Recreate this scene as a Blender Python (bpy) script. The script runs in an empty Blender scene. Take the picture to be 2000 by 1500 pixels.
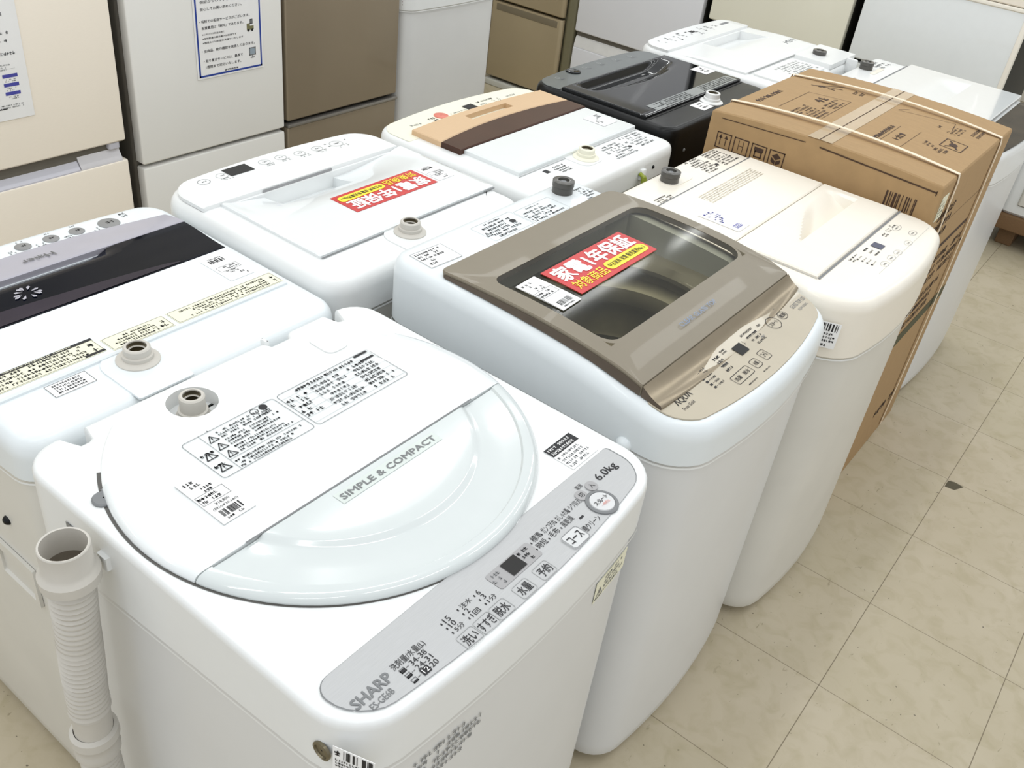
import bpy, bmesh, math, random
from mathutils import Vector, Matrix
PI = math.pi
S = bpy.context.scene
COL = S.collection

# ------------------------------------------------------------------ camera, world, lamps, exposure
cam_d = bpy.data.cameras.new('camera'); cam_d.lens = 1827.29 / 2000 * 36; cam_d.sensor_width = 36
cam_d.clip_start = .02; cam_d.clip_end = 60
cam = bpy.data.objects.new('camera', cam_d); COL.objects.link(cam)
RX = Vector((0.7831128345, 0.6114499875, 0.1134160538))
RY = Vector((0.4285423934, -0.3984385026, -0.8109242731))
RZ = Vector((-0.4506503140, 0.6836487932, -0.5740545462))
M = Matrix((RX, -RY, -RZ)).transposed().to_4x4()
M.translation = Vector((0.11589, -1.56489, 1.65195))
cam.matrix_world = M
S.camera = cam

world = bpy.data.worlds.new('store_air'); S.world = world; world.use_nodes = True
bg = world.node_tree.nodes['Background']
bg.inputs[0].default_value = (0.965, 0.985, 1.0, 1); bg.inputs[1].default_value = 0.88

def lamp(x, y, lx, ly, power):
    d = bpy.data.lights.new('ceiling_tube_light', 'AREA'); d.shape = 'RECTANGLE'; d.size = lx; d.size_y = ly
    d.energy = power; d.color = (0.98, 1.0, 0.98)
    o = bpy.data.objects.new('ceiling_tube_light', d); o.location = (x, y, 2.75); COL.objects.link(o)
for lx in (-3.0, -1.85, -0.7, 0.5):
    for ly in (-2.2, -0.7, 0.8, 2.3, 3.8):
        lamp(lx, ly, .08, 1.2, 4.6)

S.view_settings.view_transform = 'Standard'; S.view_settings.look = 'None'
S.view_settings.gamma = 1; S.view_settings.use_curve_mapping = False
S.view_settings.exposure = -0.03

# ------------------------------------------------------------------ materials
def lin(c):
    return tuple(((v / 255) / 12.92 if v / 255 <= .04045 else (((v / 255) + .055) / 1.055) ** 2.4) for v in c) + (1,)
MATS = {}
def mat(name, rgb, rough=.4, metal=0, coat=0, var=.03, nscale=30, spec=.5, film=0, brushed=None):
    if name in MATS: return MATS[name]
    m = bpy.data.materials.new(name); m.use_nodes = True
    nt = m.node_tree; b = nt.nodes['Principled BSDF']
    b.inputs['Roughness'].default_value = rough; b.inputs['Metallic'].default_value = metal
    b.inputs['Coat Weight'].default_value = coat; b.inputs['Coat Roughness'].default_value = .03
    b.inputs['Specular IOR Level'].default_value = spec
    tc = nt.nodes.new('ShaderNodeTexCoord'); no = nt.nodes.new('ShaderNodeTexNoise')
    no.inputs['Scale'].default_value = nscale; no.inputs['Detail'].default_value = 3
    src = tc.outputs['Object']
    if brushed:
        mp = nt.nodes.new('ShaderNodeMapping'); mp.inputs['Scale'].default_value = brushed
        nt.links.new(src, mp.inputs[0]); src = mp.outputs[0]
    nt.links.new(src, no.inputs['Vector'])
    ra = nt.nodes.new('ShaderNodeValToRGB'); c = lin(rgb)
    ra.color_ramp.elements[0].position = .3; ra.color_ramp.elements[1].position = .7
    ra.color_ramp.elements[0].color = tuple(v * (1 - var) for v in c[:3]) + (1,)
    ra.color_ramp.elements[1].color = tuple(min(1, v * (1 + var)) for v in c[:3]) + (1,)
    nt.links.new(no.outputs['Fac'], ra.inputs[0]); nt.links.new(ra.outputs[0], b.inputs['Base Color'])
    if film:
        n2 = nt.nodes.new('ShaderNodeTexNoise'); n2.inputs['Scale'].default_value = 13; n2.inputs['Detail'].default_value = 1
        bp = nt.nodes.new('ShaderNodeBump'); bp.inputs['Strength'].default_value = film; bp.inputs['Distance'].default_value = .01
        nt.links.new(tc.outputs['Object'], n2.inputs['Vector']); nt.links.new(n2.outputs['Fac'], bp.inputs['Height'])
        nt.links.new(bp.outputs[0], b.inputs['Coat Normal'])
    MATS[name] = m; return m
def glass(name, tint, refl=1.18, rough=.10):
    m = bpy.data.materials.new(name); m.use_nodes = True; nt = m.node_tree; nt.nodes.clear()
    o = nt.nodes.new('ShaderNodeOutputMaterial'); mx = nt.nodes.new('ShaderNodeMixShader')
    t = nt.nodes.new('ShaderNodeBsdfTransparent'); t.inputs[0].default_value = lin(tint)
    g = nt.nodes.new('ShaderNodeBsdfGlossy'); g.inputs['Roughness'].default_value = rough
    f = nt.nodes.new('ShaderNodeFresnel'); f.inputs[0].default_value = refl
    nt.links.new(f.outputs[0], mx.inputs[0]); nt.links.new(t.outputs[0], mx.inputs[1]); nt.links.new(g.outputs[0], mx.inputs[2])
    nt.links.new(mx.outputs[0], o.inputs[0]); MATS[name] = m; return m

WHITE = mat('white_plastic', (229, 231, 231), .3, coat=.12, var=.008)
COOL = mat('cool_white_plastic', (224, 230, 233), .3, coat=.12, var=.008)
STEEL = mat('white_enamel_steel', (216, 217, 217), .32, coat=.12, var=.012, nscale=9)
STEELW = mat('warm_white_enamel', (212, 210, 203), .4, coat=.1, var=.03, nscale=7)
CREAM = mat('cream_plastic', (237, 231, 219), .33, coat=.15, var=.008)
IVORY = mat('ivory_panel', (232, 230, 212), .4, var=.01)
MINT = mat('pale_mint_plastic', (207, 213, 213), .12, coat=.6, var=.008, film=.05)
GLOSSW = mat('glossy_white_lid', (226, 230, 231), .14, coat=.7, var=.006, film=.05)
SILVER = mat('brushed_silver_film', (180, 181, 182), .4, metal=.25, coat=.8, var=.05, film=.14, brushed=(90, 2, 90))
BLACK = mat('black_plastic', (13, 14, 15), .3, spec=.25, var=.1)
BLACKG = mat('black_gloss', (12, 14, 16), .05, spec=.45, var=.05)
DGREY = mat('dark_grey_panel', (62, 66, 67), .3, coat=.3, var=.06)
NAVY = mat('navy_black_gloss', (5, 8, 20), .06, spec=.14, var=.25, nscale=6)
PURPLE = mat('plum_black_gloss', (48, 42, 52), .1, spec=.2, var=.15, nscale=6)
LAV = mat('lavender_grey', (168, 166, 176), .35, coat=.2, var=.02)
TAN = mat('light_wood_plastic', (206, 174, 136), .4, coat=.15, var=.03, brushed=(4, 40, 4))
TAND = mat('tan_recess', (150, 108, 52), .5, var=.05)
BROWNG = mat('smoky_brown_window', (66, 38, 24), .06, spec=.3, var=.15, nscale=8)
BRONZE = mat('olive_bronze', (124, 115, 98), .38, coat=.06, var=.015)
BRONZEL = mat('bronze_lip', (150, 138, 118), .3, metal=.7, var=.03)
BRONZED = mat('bronze_edge', (98, 86, 74), .4, metal=.4, var=.04)
GOLD = mat('champagne_panel', (174, 165, 147), .36, metal=.3, coat=.15, var=.03, nscale=14)
TAUPE = mat('taupe_door', (143, 130, 110), .35, metal=.3, coat=.3, var=.03, nscale=4)
CHAMP = mat('champagne_door', (172, 157, 128), .35, metal=.3, coat=.2, var=.03, nscale=4)
CREAMD = mat('cream_door', (243, 234, 220), .35, coat=.3, var=.015, brushed=(2, 2, 40))
GREYD = mat('pale_grey_door', (230, 229, 225), .33, coat=.3, var=.012, nscale=3)
BLUED = mat('blue_white_door', (222, 223, 228), .33, coat=.3, var=.012, nscale=3)
BEIGED = mat('beige_door', (228, 225, 208), .3, coat=.4, var=.012, nscale=3)
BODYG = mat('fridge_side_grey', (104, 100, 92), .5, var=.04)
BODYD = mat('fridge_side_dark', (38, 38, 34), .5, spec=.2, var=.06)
LAVW = mat('lavender_white_grip', (196, 196, 206), .4, var=.01)
PAPER = mat('white_paper', (238, 238, 238), .6, var=.01)
PAPERC = mat('cream_label', (232, 230, 206), .5, var=.015)
INK = mat('black_ink', (26, 26, 30), .6, var=.1)
INKG = mat('grey_ink', (120, 122, 124), .6, var=.05)
INKL = mat('light_grey_ink', (172, 174, 174), .6, var=.05)
INKB = mat('blue_ink', (36, 64, 150), .5, var=.06)
INKV = mat('violet_ink', (70, 72, 160), .5, var=.05)
INKBR = mat('brown_box_ink', (66, 46, 34), .75, var=.12)
CLEARBLUE = mat('pale_blue_ink', (120, 140, 170), .5, var=.05)
GREEN = mat('dark_green_ink', (74, 74, 48), .7, var=.1)
RED = mat('warranty_red', (196, 32, 34), .4, coat=.4, var=.02)
YELLOW = mat('warranty_yellow', (248, 226, 40), .4, coat=.3, var=.02)
CORAL = mat('coral_button', (212, 120, 104), .4, var=.05)
GREYBTN = mat('grey_button', (132, 132, 132), .4, var=.04)
GREYP = mat('grey_patch', (158, 157, 158), .35, coat=.6, var=.02)
MIDG = mat('mid_grey', (118, 120, 122), .4, var=.04)
HOSE = mat('grey_hose_plastic', (196, 192, 184), .5, var=.03)
HOSED = mat('hose_inside', (120, 112, 100), .6, var=.1)
NICKEL = mat('tap_bore_metal', (120, 112, 92), .3, metal=.7, var=.06)
KNOBG = mat('charcoal_cap', (72, 70, 66), .35, coat=.3, var=.06)
CARD = mat('kraft_cardboard', (164, 134, 94), .75, var=.05, brushed=(3, 18, 3), nscale=10)
CARDD = mat('cardboard_slit', (70, 50, 34), .8, var=.1)
TAPE = mat('clear_parcel_tape', (184, 162, 130), .25, coat=.5, var=.03)
STRAP = mat('cream_strap', (232, 216, 192), .4, var=.03)
DARK = mat('recess_black', (16, 15, 14), .6, var=.1)
WOOD = mat('pallet_wood', (112, 84, 54), .7, var=.15, brushed=(3, 30, 30))
PANELREFL = mat('brown_gloss_panel', (48, 40, 30), .12, spec=.3, var=.45, nscale=22)  # colour mottling stands in for reflections on the glossy panel
TUBD = mat('tub_dark_plastic', (146, 142, 126), .3, coat=.3, var=.06)
TUBS = mat('tub_stainless', (196, 192, 174), .32, metal=.3, var=.06)
TUBB = mat('pulsator_blue', (76, 98, 116), .35, var=.1)
WIREG = mat('earth_wire_green', (134, 146, 40), .5, var=.2, nscale=60)
WALLM = mat('wall_paint', (196, 192, 182), .8, var=.02, nscale=4)
LIDGLASS = glass('smoked_lid_glass', (228, 225, 210), 1.32)
BROWNGLASS = glass('brown_lid_glass', (130, 92, 70))

# ------------------------------------------------------------------ mesh builder
class MB:
    def __init__(self): self.v = []; self.f = []; self.m = []; self.mats = []
    def add(self, vs, fs, m):
        if m not in self.mats: self.mats.append(m)
        k = self.mats.index(m); n = len(self.v)
        self.v += [tuple(p) for p in vs]
        self.f += [tuple(i + n for i in f) for f in fs]; self.m += [k] * len(fs)
    def loft(self, loops, m, cap0=True, cap1=True):
        n = len(loops[0]); vs = [p for l in loops for p in l]; fs = []
        for i in range(len(loops) - 1):
            for j in range(n):
                k = (j + 1) % n
                fs.append((i * n + j, i * n + k, (i + 1) * n + k, (i + 1) * n + j))
        if cap0: fs.append(tuple(range(n - 1, -1, -1)))
        if cap1: fs.append(tuple((len(loops) - 1) * n + j for j in range(n)))
        self.add(vs, fs, m)
    def build(self, name, parent=None, ang=32, normals=True):
        me = bpy.data.meshes.new(name)
        off = Vector((0, 0, 0))
        if parent is not None:
            q = parent
            while q is not None: off += Vector(q.location); q = q.parent
        me.from_pydata([Vector(p) - off for p in self.v], [], self.f)
        for mm in self.mats: me.materials.append(mm)
        for p, k in zip(me.polygons, self.m): p.material_index = k
        bm = bmesh.new(); bm.from_mesh(me)
        if normals: bmesh.ops.recalc_face_normals(bm, faces=bm.faces)
        ca = math.radians(ang)
        for f in bm.faces: f.smooth = True
        for e in bm.edges:
            if len(e.link_faces) == 2:
                if e.calc_face_angle(0) > ca: e.smooth = False
        bm.to_mesh(me); bm.free()
        o = bpy.data.objects.new(name, me); COL.objects.link(o)
        if parent is not None: o.parent = parent
        return o

def build_split(mb, name, parent, g=.012):
    """printing on one surface: each block of print becomes a part of its own"""
    own = {}
    def find(a):
        while own[a] != a: own[a] = own[own[a]]; a = own[a]
        return a
    cells = []
    for f in mb.f:
        ps = [mb.v[i] for i in f]; lo = [min(p[k] for p in ps) for k in range(3)]; hi = [max(p[k] for p in ps) for k in range(3)]
        c = [tuple(int(round(q / g)) for q in p) for p in ps + [tuple((a + b) / 2 for a, b in zip(lo, hi))]]
        n = max(1, int(max(h - l for h, l in zip(hi, lo)) / g))
        for i in range(n): c += [tuple(int(round((p[k] + (q[k] - p[k]) * i / n) / g)) for k in range(3)) for p, q in zip(ps, ps[1:] + ps[:1])]
        cells.append(c[0])
        for q in c: own.setdefault(q, q)
        for q in c[1:]: own[find(q)] = find(c[0])
    for q in list(own):
        for dx in (-1, 0, 1):
            for dy in (-1, 0, 1):
                for dz in (-1, 0, 1):
                    r = (q[0] + dx, q[1] + dy, q[2] + dz)
                    if r in own: own[find(r)] = find(q)
    groups = {}
    for f, k, c in zip(mb.f, mb.m, cells): groups.setdefault(find(c), []).append((f, k))
    out = []
    for fs in groups.values():
        b = MB(); ids = {}
        for f, k in fs:
            for i in f:
                if i not in ids: ids[i] = len(b.v); b.v.append(mb.v[i])
            m = mb.mats[k]
            if m not in b.mats: b.mats.append(m)
            b.f.append(tuple(ids[i] for i in f)); b.m.append(b.mats.index(m))
        out.append(b.build(name, parent, normals=False))
    return out
def tag(o, label, cat, group=None):
    o['label'] = label; o['category'] = cat
    if group: o['group'] = group
    return o
def thing(name, loc, label, cat, group=None):
    o = bpy.data.objects.new(name, None); o.location = loc; o.empty_display_size = .1; COL.objects.link(o)
    return tag(o, label, cat, group)
def struct(mb, name):
    o = mb.build(name); o['kind'] = 'structure'; return o

def outl(x0, x1, y0, y1, r=.02, front=0, bow=0, ins=0, ns=8, nc=6):
    """rounded rectangle, counter-clockwise; the front edge (front=+1: x1, -1: x0) bows outwards"""
    a0, a1, b0, b1 = x0 + ins, x1 - ins, y0 + ins, y1 - ins
    if not isinstance(r, (tuple, list)): r = (r,) * 4
    R = [max(q - ins, .0015) for q in r]          # corners: (x1,y0) (x1,y1) (x0,y1) (x0,y0)
    pts = []
    cs = [(a1 - R[0], b0 + R[0], -PI / 2, R[0]), (a1 - R[1], b1 - R[1], 0, R[1]), (a0 + R[2], b1 - R[2], PI / 2, R[2]), (a0 + R[3], b0 + R[3], PI, R[3])]
    for i, (cx, cy, t0, rr) in enumerate(cs):
        for k in range(nc + 1):
            t = t0 + PI / 2 * k / nc; pts.append((cx + rr * math.cos(t), cy + rr * math.sin(t)))
        nx = cs[(i + 1) % 4]; e = (nx[0] + nx[3] * math.cos(nx[2]), nx[1] + nx[3] * math.sin(nx[2])); s = pts[-1]
        for k in range(1, ns): pts.append((s[0] + (e[0] - s[0]) * k / ns, s[1] + (e[1] - s[1]) * k / ns))
    if bow:
        yc = (y0 + y1) / 2; hw = (y1 - y0) / 2; D = x1 - x0; q = []
        for x, y in pts:
            u = (x - x0) / D if front > 0 else (x1 - x) / D
            t = (y - yc) / hw; q.append((x + front * bow * (1 - t * t) * max(0, (u - .4) / .6), y))
        pts = q
    return pts
def flat(z): return (lambda x, y: z)
def at(loop, zf, dz=0): return [(x, y, zf(x, y) + dz) for x, y in loop]
def shrink(loop, s, c=None):
    cx = sum(p[0] for p in loop) / len(loop); cy = sum(p[1] for p in loop) / len(loop)
    if c: cx, cy = c
    return [(cx + (x - cx) * s, cy + (y - cy) * s) for x, y in loop]
def rbox(mb, x0, x1, y0, y1, z0, z1, r, m, be=.004):
    L = [at(outl(x0, x1, y0, y1, r, ins=i, ns=1, nc=4), flat(z)) for z, i in ((z0, be), (z0 + be, 0), (z1 - be, 0), (z1 - be * .3, be * .3), (z1, be))]
    mb.loft(L, m)
def plate(mb, loop, zf, m, th=.0015, be=.001, rings=(.85, .6, .3, .08)):
    L = [at(loop, zf, -.001), at(loop, zf, th - be * .7)]
    L.append(at(shrink(loop, 1 - be * 4), zf, th))
    L += [at(shrink(loop, s), zf, th) for s in rings]
    mb.loft(L, m, False, True)
def gridplate(mb, xs, ys, zf, zb, m, be=.003, warp=None, cut=None):
    """sheet with relief over an x/y grid, its rim eased over, with side walls down to zb"""
    xs = sorted(set([xs[0], xs[0] + be] + list(xs) + [xs[-1] - be, xs[-1]])); ys = sorted(set([ys[0], ys[0] + be] + list(ys) + [ys[-1] - be, ys[-1]]))
    nx, ny = len(xs), len(ys); vs = []
    for i, x in enumerate(xs):
        for j, y in enumerate(ys):
            e = (i in (0, nx - 1)) or (j in (0, ny - 1)); X, Y = warp(x, y) if warp else (x, y)
            vs.append((X, Y, zf(X, Y) - (be * .8 if e else 0)))
    fs = [(i * ny + j, (i + 1) * ny + j, (i + 1) * ny + j + 1, i * ny + j + 1) for i in range(nx - 1) for j in range(ny - 1)]
    rim = [i * ny for i in range(nx)] + [(nx - 1) * ny + j for j in range(1, ny)] + [i * ny + ny - 1 for i in range(nx - 2, -1, -1)] + [j for j in range(ny - 2, 0, -1)]
    n0 = len(vs)
    zbf = zb if callable(zb) else flat(zb)
    vs += [(vs[k][0], vs[k][1], zbf(vs[k][0], vs[k][1])) for k in rim]; L = len(rim)
    fs += [(rim[k], n0 + k, n0 + (k + 1) % L, rim[(k + 1) % L]) for k in range(L)]
    mb.add(vs, fs, m)
def lin_sp(a, b, n): return [a + (b - a) * i / (n - 1) for i in range(n)]
def lathe(mb, c, prof, m, n=28, axis=(0, 0, 1), cap0=False, cap1=False):
    w = Vector(axis).normalized(); u = w.orthogonal().normalized(); v = w.cross(u); c = Vector(c)
    L = [[c + w * h + (u * math.cos(2 * PI * k / n) + v * math.sin(2 * PI * k / n)) * r for k in range(n)] for r, h in prof]
    mb.loft(L, m, cap0, cap1)
def tube(mb, pts, r, m, n=10, cap=True):
    pts = [Vector(p) for p in pts]; L = []; ref = Vector((0.31, .2, .93))
    for i, p in enumerate(pts):
        t = (pts[min(i + 1, len(pts) - 1)] - pts[max(i - 1, 0)]).normalized()
        u = (ref - t * ref.dot(t)).normalized(); v = t.cross(u); rr = r[i] if isinstance(r, (list, tuple)) else r
        L.append([p + (u * math.cos(2 * PI * k / n) + v * math.sin(2 * PI * k / n)) * rr for k in range(n)])
    mb.loft(L, m, cap, cap)
def ss(a, b, x):
    t = max(0, min(1, (x - a) / (b - a))); return t * t * (3 - 2 * t)
def pw(pts):
    def f(x):
        if x <= pts[0][0]: return pts[0][1]
        for (a, za), (b, zb) in zip(pts, pts[1:]):
            if x <= b: return za + (zb - za) * (x - a) / (b - a)
        return pts[-1][1]
    return f

def smooth(pts):
    n = len(pts); sl = [(pts[i + 1][1] - pts[i][1]) / (pts[i + 1][0] - pts[i][0]) for i in range(n - 1)]
    tg = [sl[0]] + [(a + b) / 2 for a, b in zip(sl, sl[1:])] + [sl[-1]]
    def f(x):
        x = max(pts[0][0], min(pts[-1][0], x))
        for i in range(n - 1):
            if x <= pts[i + 1][0]:
                w = pts[i + 1][0] - pts[i][0]; t = (x - pts[i][0]) / w
                return (2*t**3 - 3*t*t + 1) * pts[i][1] + (t**3 - 2*t*t + t) * w * tg[i] + (3*t*t - 2*t**3) * pts[i + 1][1] + (t**3 - t*t) * w * tg[i + 1]
        return pts[-1][1]
    return f
# ------------------------------------------------------------------ lettering and printed marks
_T = {}
def text_mesh(s):
    k = s
    if k in _T: return _T[k]
    c = bpy.data.curves.new('lettering', 'FONT'); c.body = s; c.resolution_u = 2; c.fill_mode = 'FRONT'; 
    o = bpy.data.objects.new('lettering', c); COL.objects.link(o)
    dg = bpy.context.evaluated_depsgraph_get(); me = o.evaluated_get(dg).to_mesh()
    vs = [(v.co.x, v.co.y) for v in me.vertices]; fs = [tuple(p.vertices) for p in me.polygons]
    bpy.data.objects.remove(o); bpy.data.curves.remove(c)
    if not vs: vs = [(0, 0), (1, 0), (1, 1)]; fs = []
    x0 = min(v[0] for v in vs); x1 = max(v[0] for v in vs); y0 = min(v[1] for v in vs); y1 = max(v[1] for v in vs)
    vs = [((x - x0) / max(x1 - x0, 1e-6), (y - y0) / max(y1 - y0, 1e-6)) for x, y in vs]
    _T[k] = (vs, fs); return _T[k]

class Dec:
    """printing on a surface: row 'R'/'L' for a machine top (zf), or any plane (o, r, u)"""
    def __init__(s, mb, row=None, zf=None, o=(0, 0, 0), r=None, u=None, rot=0, piv=None, lift=0, wf=None):
        s.wf = wf; s.mb = mb; s.row = row; s.zf = zf; s.o = Vector(o); s.rot = rot; s.piv = piv; s.lift = lift
        if row == 'R': r, u = (0, 1, 0), (-1, 0, 0)
        if row == 'L': r, u = (0, -1, 0), (1, 0, 0)
        s.r = Vector(r); s.u = Vector(u); s.n = s.r.cross(s.u)
    def B(s, x0, x1, y0, y1):
        return (y0, y1, -x1, -x0) if s.row == 'R' else (-y1, -y0, x0, x1)
    def P(s, a, b, h):
        if s.rot:
            pa, pb = s.piv; c, q = math.cos(s.rot), math.sin(s.rot); da, db = a - pa, b - pb
            a, b = pa + da * c - db * q, pb + da * q + db * c
        p = s.o + s.r * a + s.u * b
        if s.zf: return (p.x, p.y, s.zf(p.x, p.y) + h + s.lift)
        p = p + s.n * (h + s.lift)
        return tuple(s.wf(p) if s.wf else p)
    def rect(s, bx, h, m, cell=.03):
        a0, a1, b0, b1 = bx
        na = nb = 1
        if s.zf or s.wf: na = max(1, int((a1 - a0) / cell)); nb = max(1, int((b1 - b0) / cell))
        vs = [s.P(a0 + (a1 - a0) * i / na, b0 + (b1 - b0) * j / nb, h) for i in range(na + 1) for j in range(nb + 1)]
        fs = [(i * (nb + 1) + j, (i + 1) * (nb + 1) + j, (i + 1) * (nb + 1) + j + 1, i * (nb + 1) + j + 1) for i in range(na) for j in range(nb)]
        s.mb.add(vs, fs, m)
    def card(s, bx, h, m, th=.0006):
        """sticker with real thickness"""
        s.rect(bx, h, m); a0, a1, b0, b1 = bx
        c = [(a0, b0), (a1, b0), (a1, b1), (a0, b1)]
        for i in range(4):
            (p, q), (e, f) = c[i], c[(i + 1) % 4]
            s.mb.add([s.P(p, q, h), s.P(e, f, h), s.P(e, f, h - th), s.P(p, q, h - th)], [(0, 1, 2, 3)], m)
    def frame(s, bx, w, h, m):
        a0, a1, b0, b1 = bx
        for q in ((a0, a1, b0, b0 + w), (a0, a1, b1 - w, b1), (a0, a0 + w, b0, b1), (a1 - w, a1, b0, b1)): s.rect(q, h, m)
    def text(s, t, bx, h, m, bold=0.0):
        a0, a1, b0, b1 = bx; vs, fs = text_mesh(t); k = bold * (b1 - b0) * (1.6 if bold > .02 else .5)
        for i, (p, q) in enumerate([(0, 0)] + ([(k, 0), (-k, 0), (0, k), (0, -k)] if bold else [])):
            s.mb.add([s.P(a0 + x * (a1 - a0) + p, b0 + y * (b1 - b0) + q, h + i * .00003) for x, y in vs], fs, m)
    def micro(s, bx, lines, h, m, seed=1, fill=.8, ragged=.3):
        a0, a1, b0, b1 = bx; rnd = random.Random(seed); lh = (b1 - b0) / lines; vs = []; fs = []
        def q(p0, p1, q0, q1):
            n = len(vs); vs.extend([s.P(p0, q0, h), s.P(p1, q0, h), s.P(p1, q1, h), s.P(p0, q1, h)]); fs.append((n, n + 1, n + 2, n + 3))
        for i in range(lines):
            b = b1 - (i + 1) * lh; g = lh * .62; a = a0; e = a1 - rnd.random() * ragged * (a1 - a0)
            while a + g < e:
                if rnd.random() < fill:
                    t = g * .2
                    q(a, a + g * .85, b + lh * (.3 + rnd.random() * .3), b + lh * (.3 + rnd.random() * .3) + t)
                    x = a + rnd.random() * g * .6; q(x, x + t * 1.2, b + lh * .14, b + lh * .78)
                    if rnd.random() < .7: q(a + g * .1, a + g * .8, b + lh * .14, b + lh * .14 + t)
                a += g
        s.mb.add(vs, fs, m)
    def bars(s, bx, n, h, m, seed=3):
        a0, a1, b0, b1 = bx; rnd = random.Random(seed); w = (a1 - a0) / n
        for i in range(n):
            if rnd.random() < .62: s.rect((a0 + i * w, a0 + i * w + w * rnd.choice((.6, 1.0)), b0, b1), h, m, 1)
    def poly(s, pts, h, m):
        s.mb.add([s.P(a, b, h) for a, b in pts], [tuple(range(len(pts)))], m)
    def ell(s, a, b, ra, rb, h, m, n=24): s.poly([(a + ra * math.cos(2 * PI * k / n), b + rb * math.sin(2 * PI * k / n)) for k in range(n)], h, m)
    def ring(s, a, b, ra, rb, w, h, m, n=28):
        vs = []
        for k in range(n):
            c, q = math.cos(2 * PI * k / n), math.sin(2 * PI * k / n)
            vs += [s.P(a + ra * c, b + rb * q, h), s.P(a + (ra - w) * c, b + (rb - w) * q, h)]
        s.mb.add(vs, [(2 * k, (2 * k + 2) % (2 * n), (2 * k + 3) % (2 * n), 2 * k + 1) for k in range(n)], m)
    def rring(s, bx, r, w, h, m):
        a0, a1, b0, b1 = bx; o = outl(a0, a1, b0, b1, r, ns=1, nc=4); i = outl(a0, a1, b0, b1, r, ins=w, ns=1, nc=4); n = len(o)
        s.mb.add([s.P(a, b, h) for a, b in o] + [s.P(a, b, h) for a, b in i], [(k, (k + 1) % n, n + (k + 1) % n, n + k) for k in range(n)], m)
    def rrect(s, bx, r, h, m): s.poly(outl(*bx, r, ns=1, nc=4), h, m)
    def line(s, p, q, w, h, m):
        d = Vector((q[0] - p[0], q[1] - p[1])); n = Vector((-d.y, d.x)).normalized() * w / 2
        k = max(1, int(d.length / .04)) if s.zf else 1
        for i in range(k):
            e = Vector(p) + d * i / k; f = Vector(p) + d * (i + 1) / k
            s.mb.add([s.P(e.x - n.x, e.y - n.y, h), s.P(f.x - n.x, f.y - n.y, h), s.P(f.x + n.x, f.y + n.y, h), s.P(e.x + n.x, e.y + n.y, h)], [(0, 1, 2, 3)], m)
    def warn(s, a, b, sz, h, m):
        for p, q in (((a, b), (a + sz, b)), ((a + sz, b), (a + sz / 2, b + sz * .9)), ((a + sz / 2, b + sz * .9), (a, b))): s.line(p, q, sz * .1, h, m)
        s.line((a + sz / 2, b + sz * .3), (a + sz / 2, b + sz * .62), sz * .1, h, m); s.line((a + sz / 2, b + sz * .14), (a + sz / 2, b + sz * .22), sz * .1, h, m)

def bowed(yc, hw, bow, sgn=1):
    return lambda p: Vector((p.x + sgn * bow * (1 - ((p.y - yc) / hw) ** 2), p.y, p.z))
def sticker(root, row, zf, x0, x1, y0, y1, rot=0):
    mb = MB(); d = Dec(mb, row, zf, rot=rot); a0, a1, b0, b1 = d.B(x0, x1, y0, y1); d.piv = ((a0 + a1) / 2, (b0 + b1) / 2)
    W, H = a1 - a0, b1 - b0; f = lambda p, q, s, t: (a0 + W * p, a0 + W * q, b0 + H * s, b0 + H * t)
    d.card((a0, a1, b0, b1), .0012, RED, .001)
    d.text('家電1年保証', f(.045, .955, .44, .92), .0017, PAPER, .022)
    d.text('対象商品', f(.045, .42, .10, .38), .0017, YELLOW, .02)
    d.rrect(f(.445, .975, .12, .40), H * .13, .0017, YELLOW)
    d.text('中古家具 家電 販売業界No.1', f(.475, .945, .19, .33), .0021, INK, .01)
    return mb.build('warranty_sticker', root, normals=False)
def price_tag(root, row, zf, x0, x1, y0, y1, seed=5, turned=False, price=None, rot=0, kind=0):
    """white shop tag: heading, model lines, price, bar code"""
    mb = MB(); d = Dec(mb, row, zf, rot=rot); a0, a1, b0, b1 = d.B(x0, x1, y0, y1); d.piv = ((a0 + a1) / 2, (b0 + b1) / 2)
    d.card((a0, a1, b0, b1), .0012, PAPER, .001); W, H = a1 - a0, b1 - b0
    f = lambda p, q, s, t: (a0 + W * p, a0 + W * q, b0 + H * s, b0 + H * t)
    if kind == 0:      # upright tag, bar code at the bottom
        d.micro(f(.1, .9, .78, .95), 2, .0017, INK, seed, .5, .6); d.micro(f(.3, .8, .62, .76), 2, .0017, INK, seed + 1, .9)
        d.micro(f(.06, .8, .44, .60), 2, .0017, INK, seed + 2, .9); d.frame(f(.04, .9, .42, .62), .0006, .0017, INKG)
        if price:
            d.text(price[0], f(.30, .72, .33, .39), .0017, INK); d.text(price[1], f(.12, .88, .255, .315), .0017, INK)
        d.bars(f(.18, .82, .10, .23), 30, .0017, INK, seed); d.micro(f(.2, .8, .03, .09), 1, .0017, INK, seed + 4, .9, 0)
    else:              # lying tag, bar code at one end
        d.bars(f(.70, .92, .25, .75), 16, .0017, INK, seed); d.micro(f(.06, .66, .55, .9), 2, .0017, INK, seed, .55); d.micro(f(.2, .66, .15, .45), 2, .0017, INK, seed + 1, .6)
    return mb.build('price_tag', root, normals=False)

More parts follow.
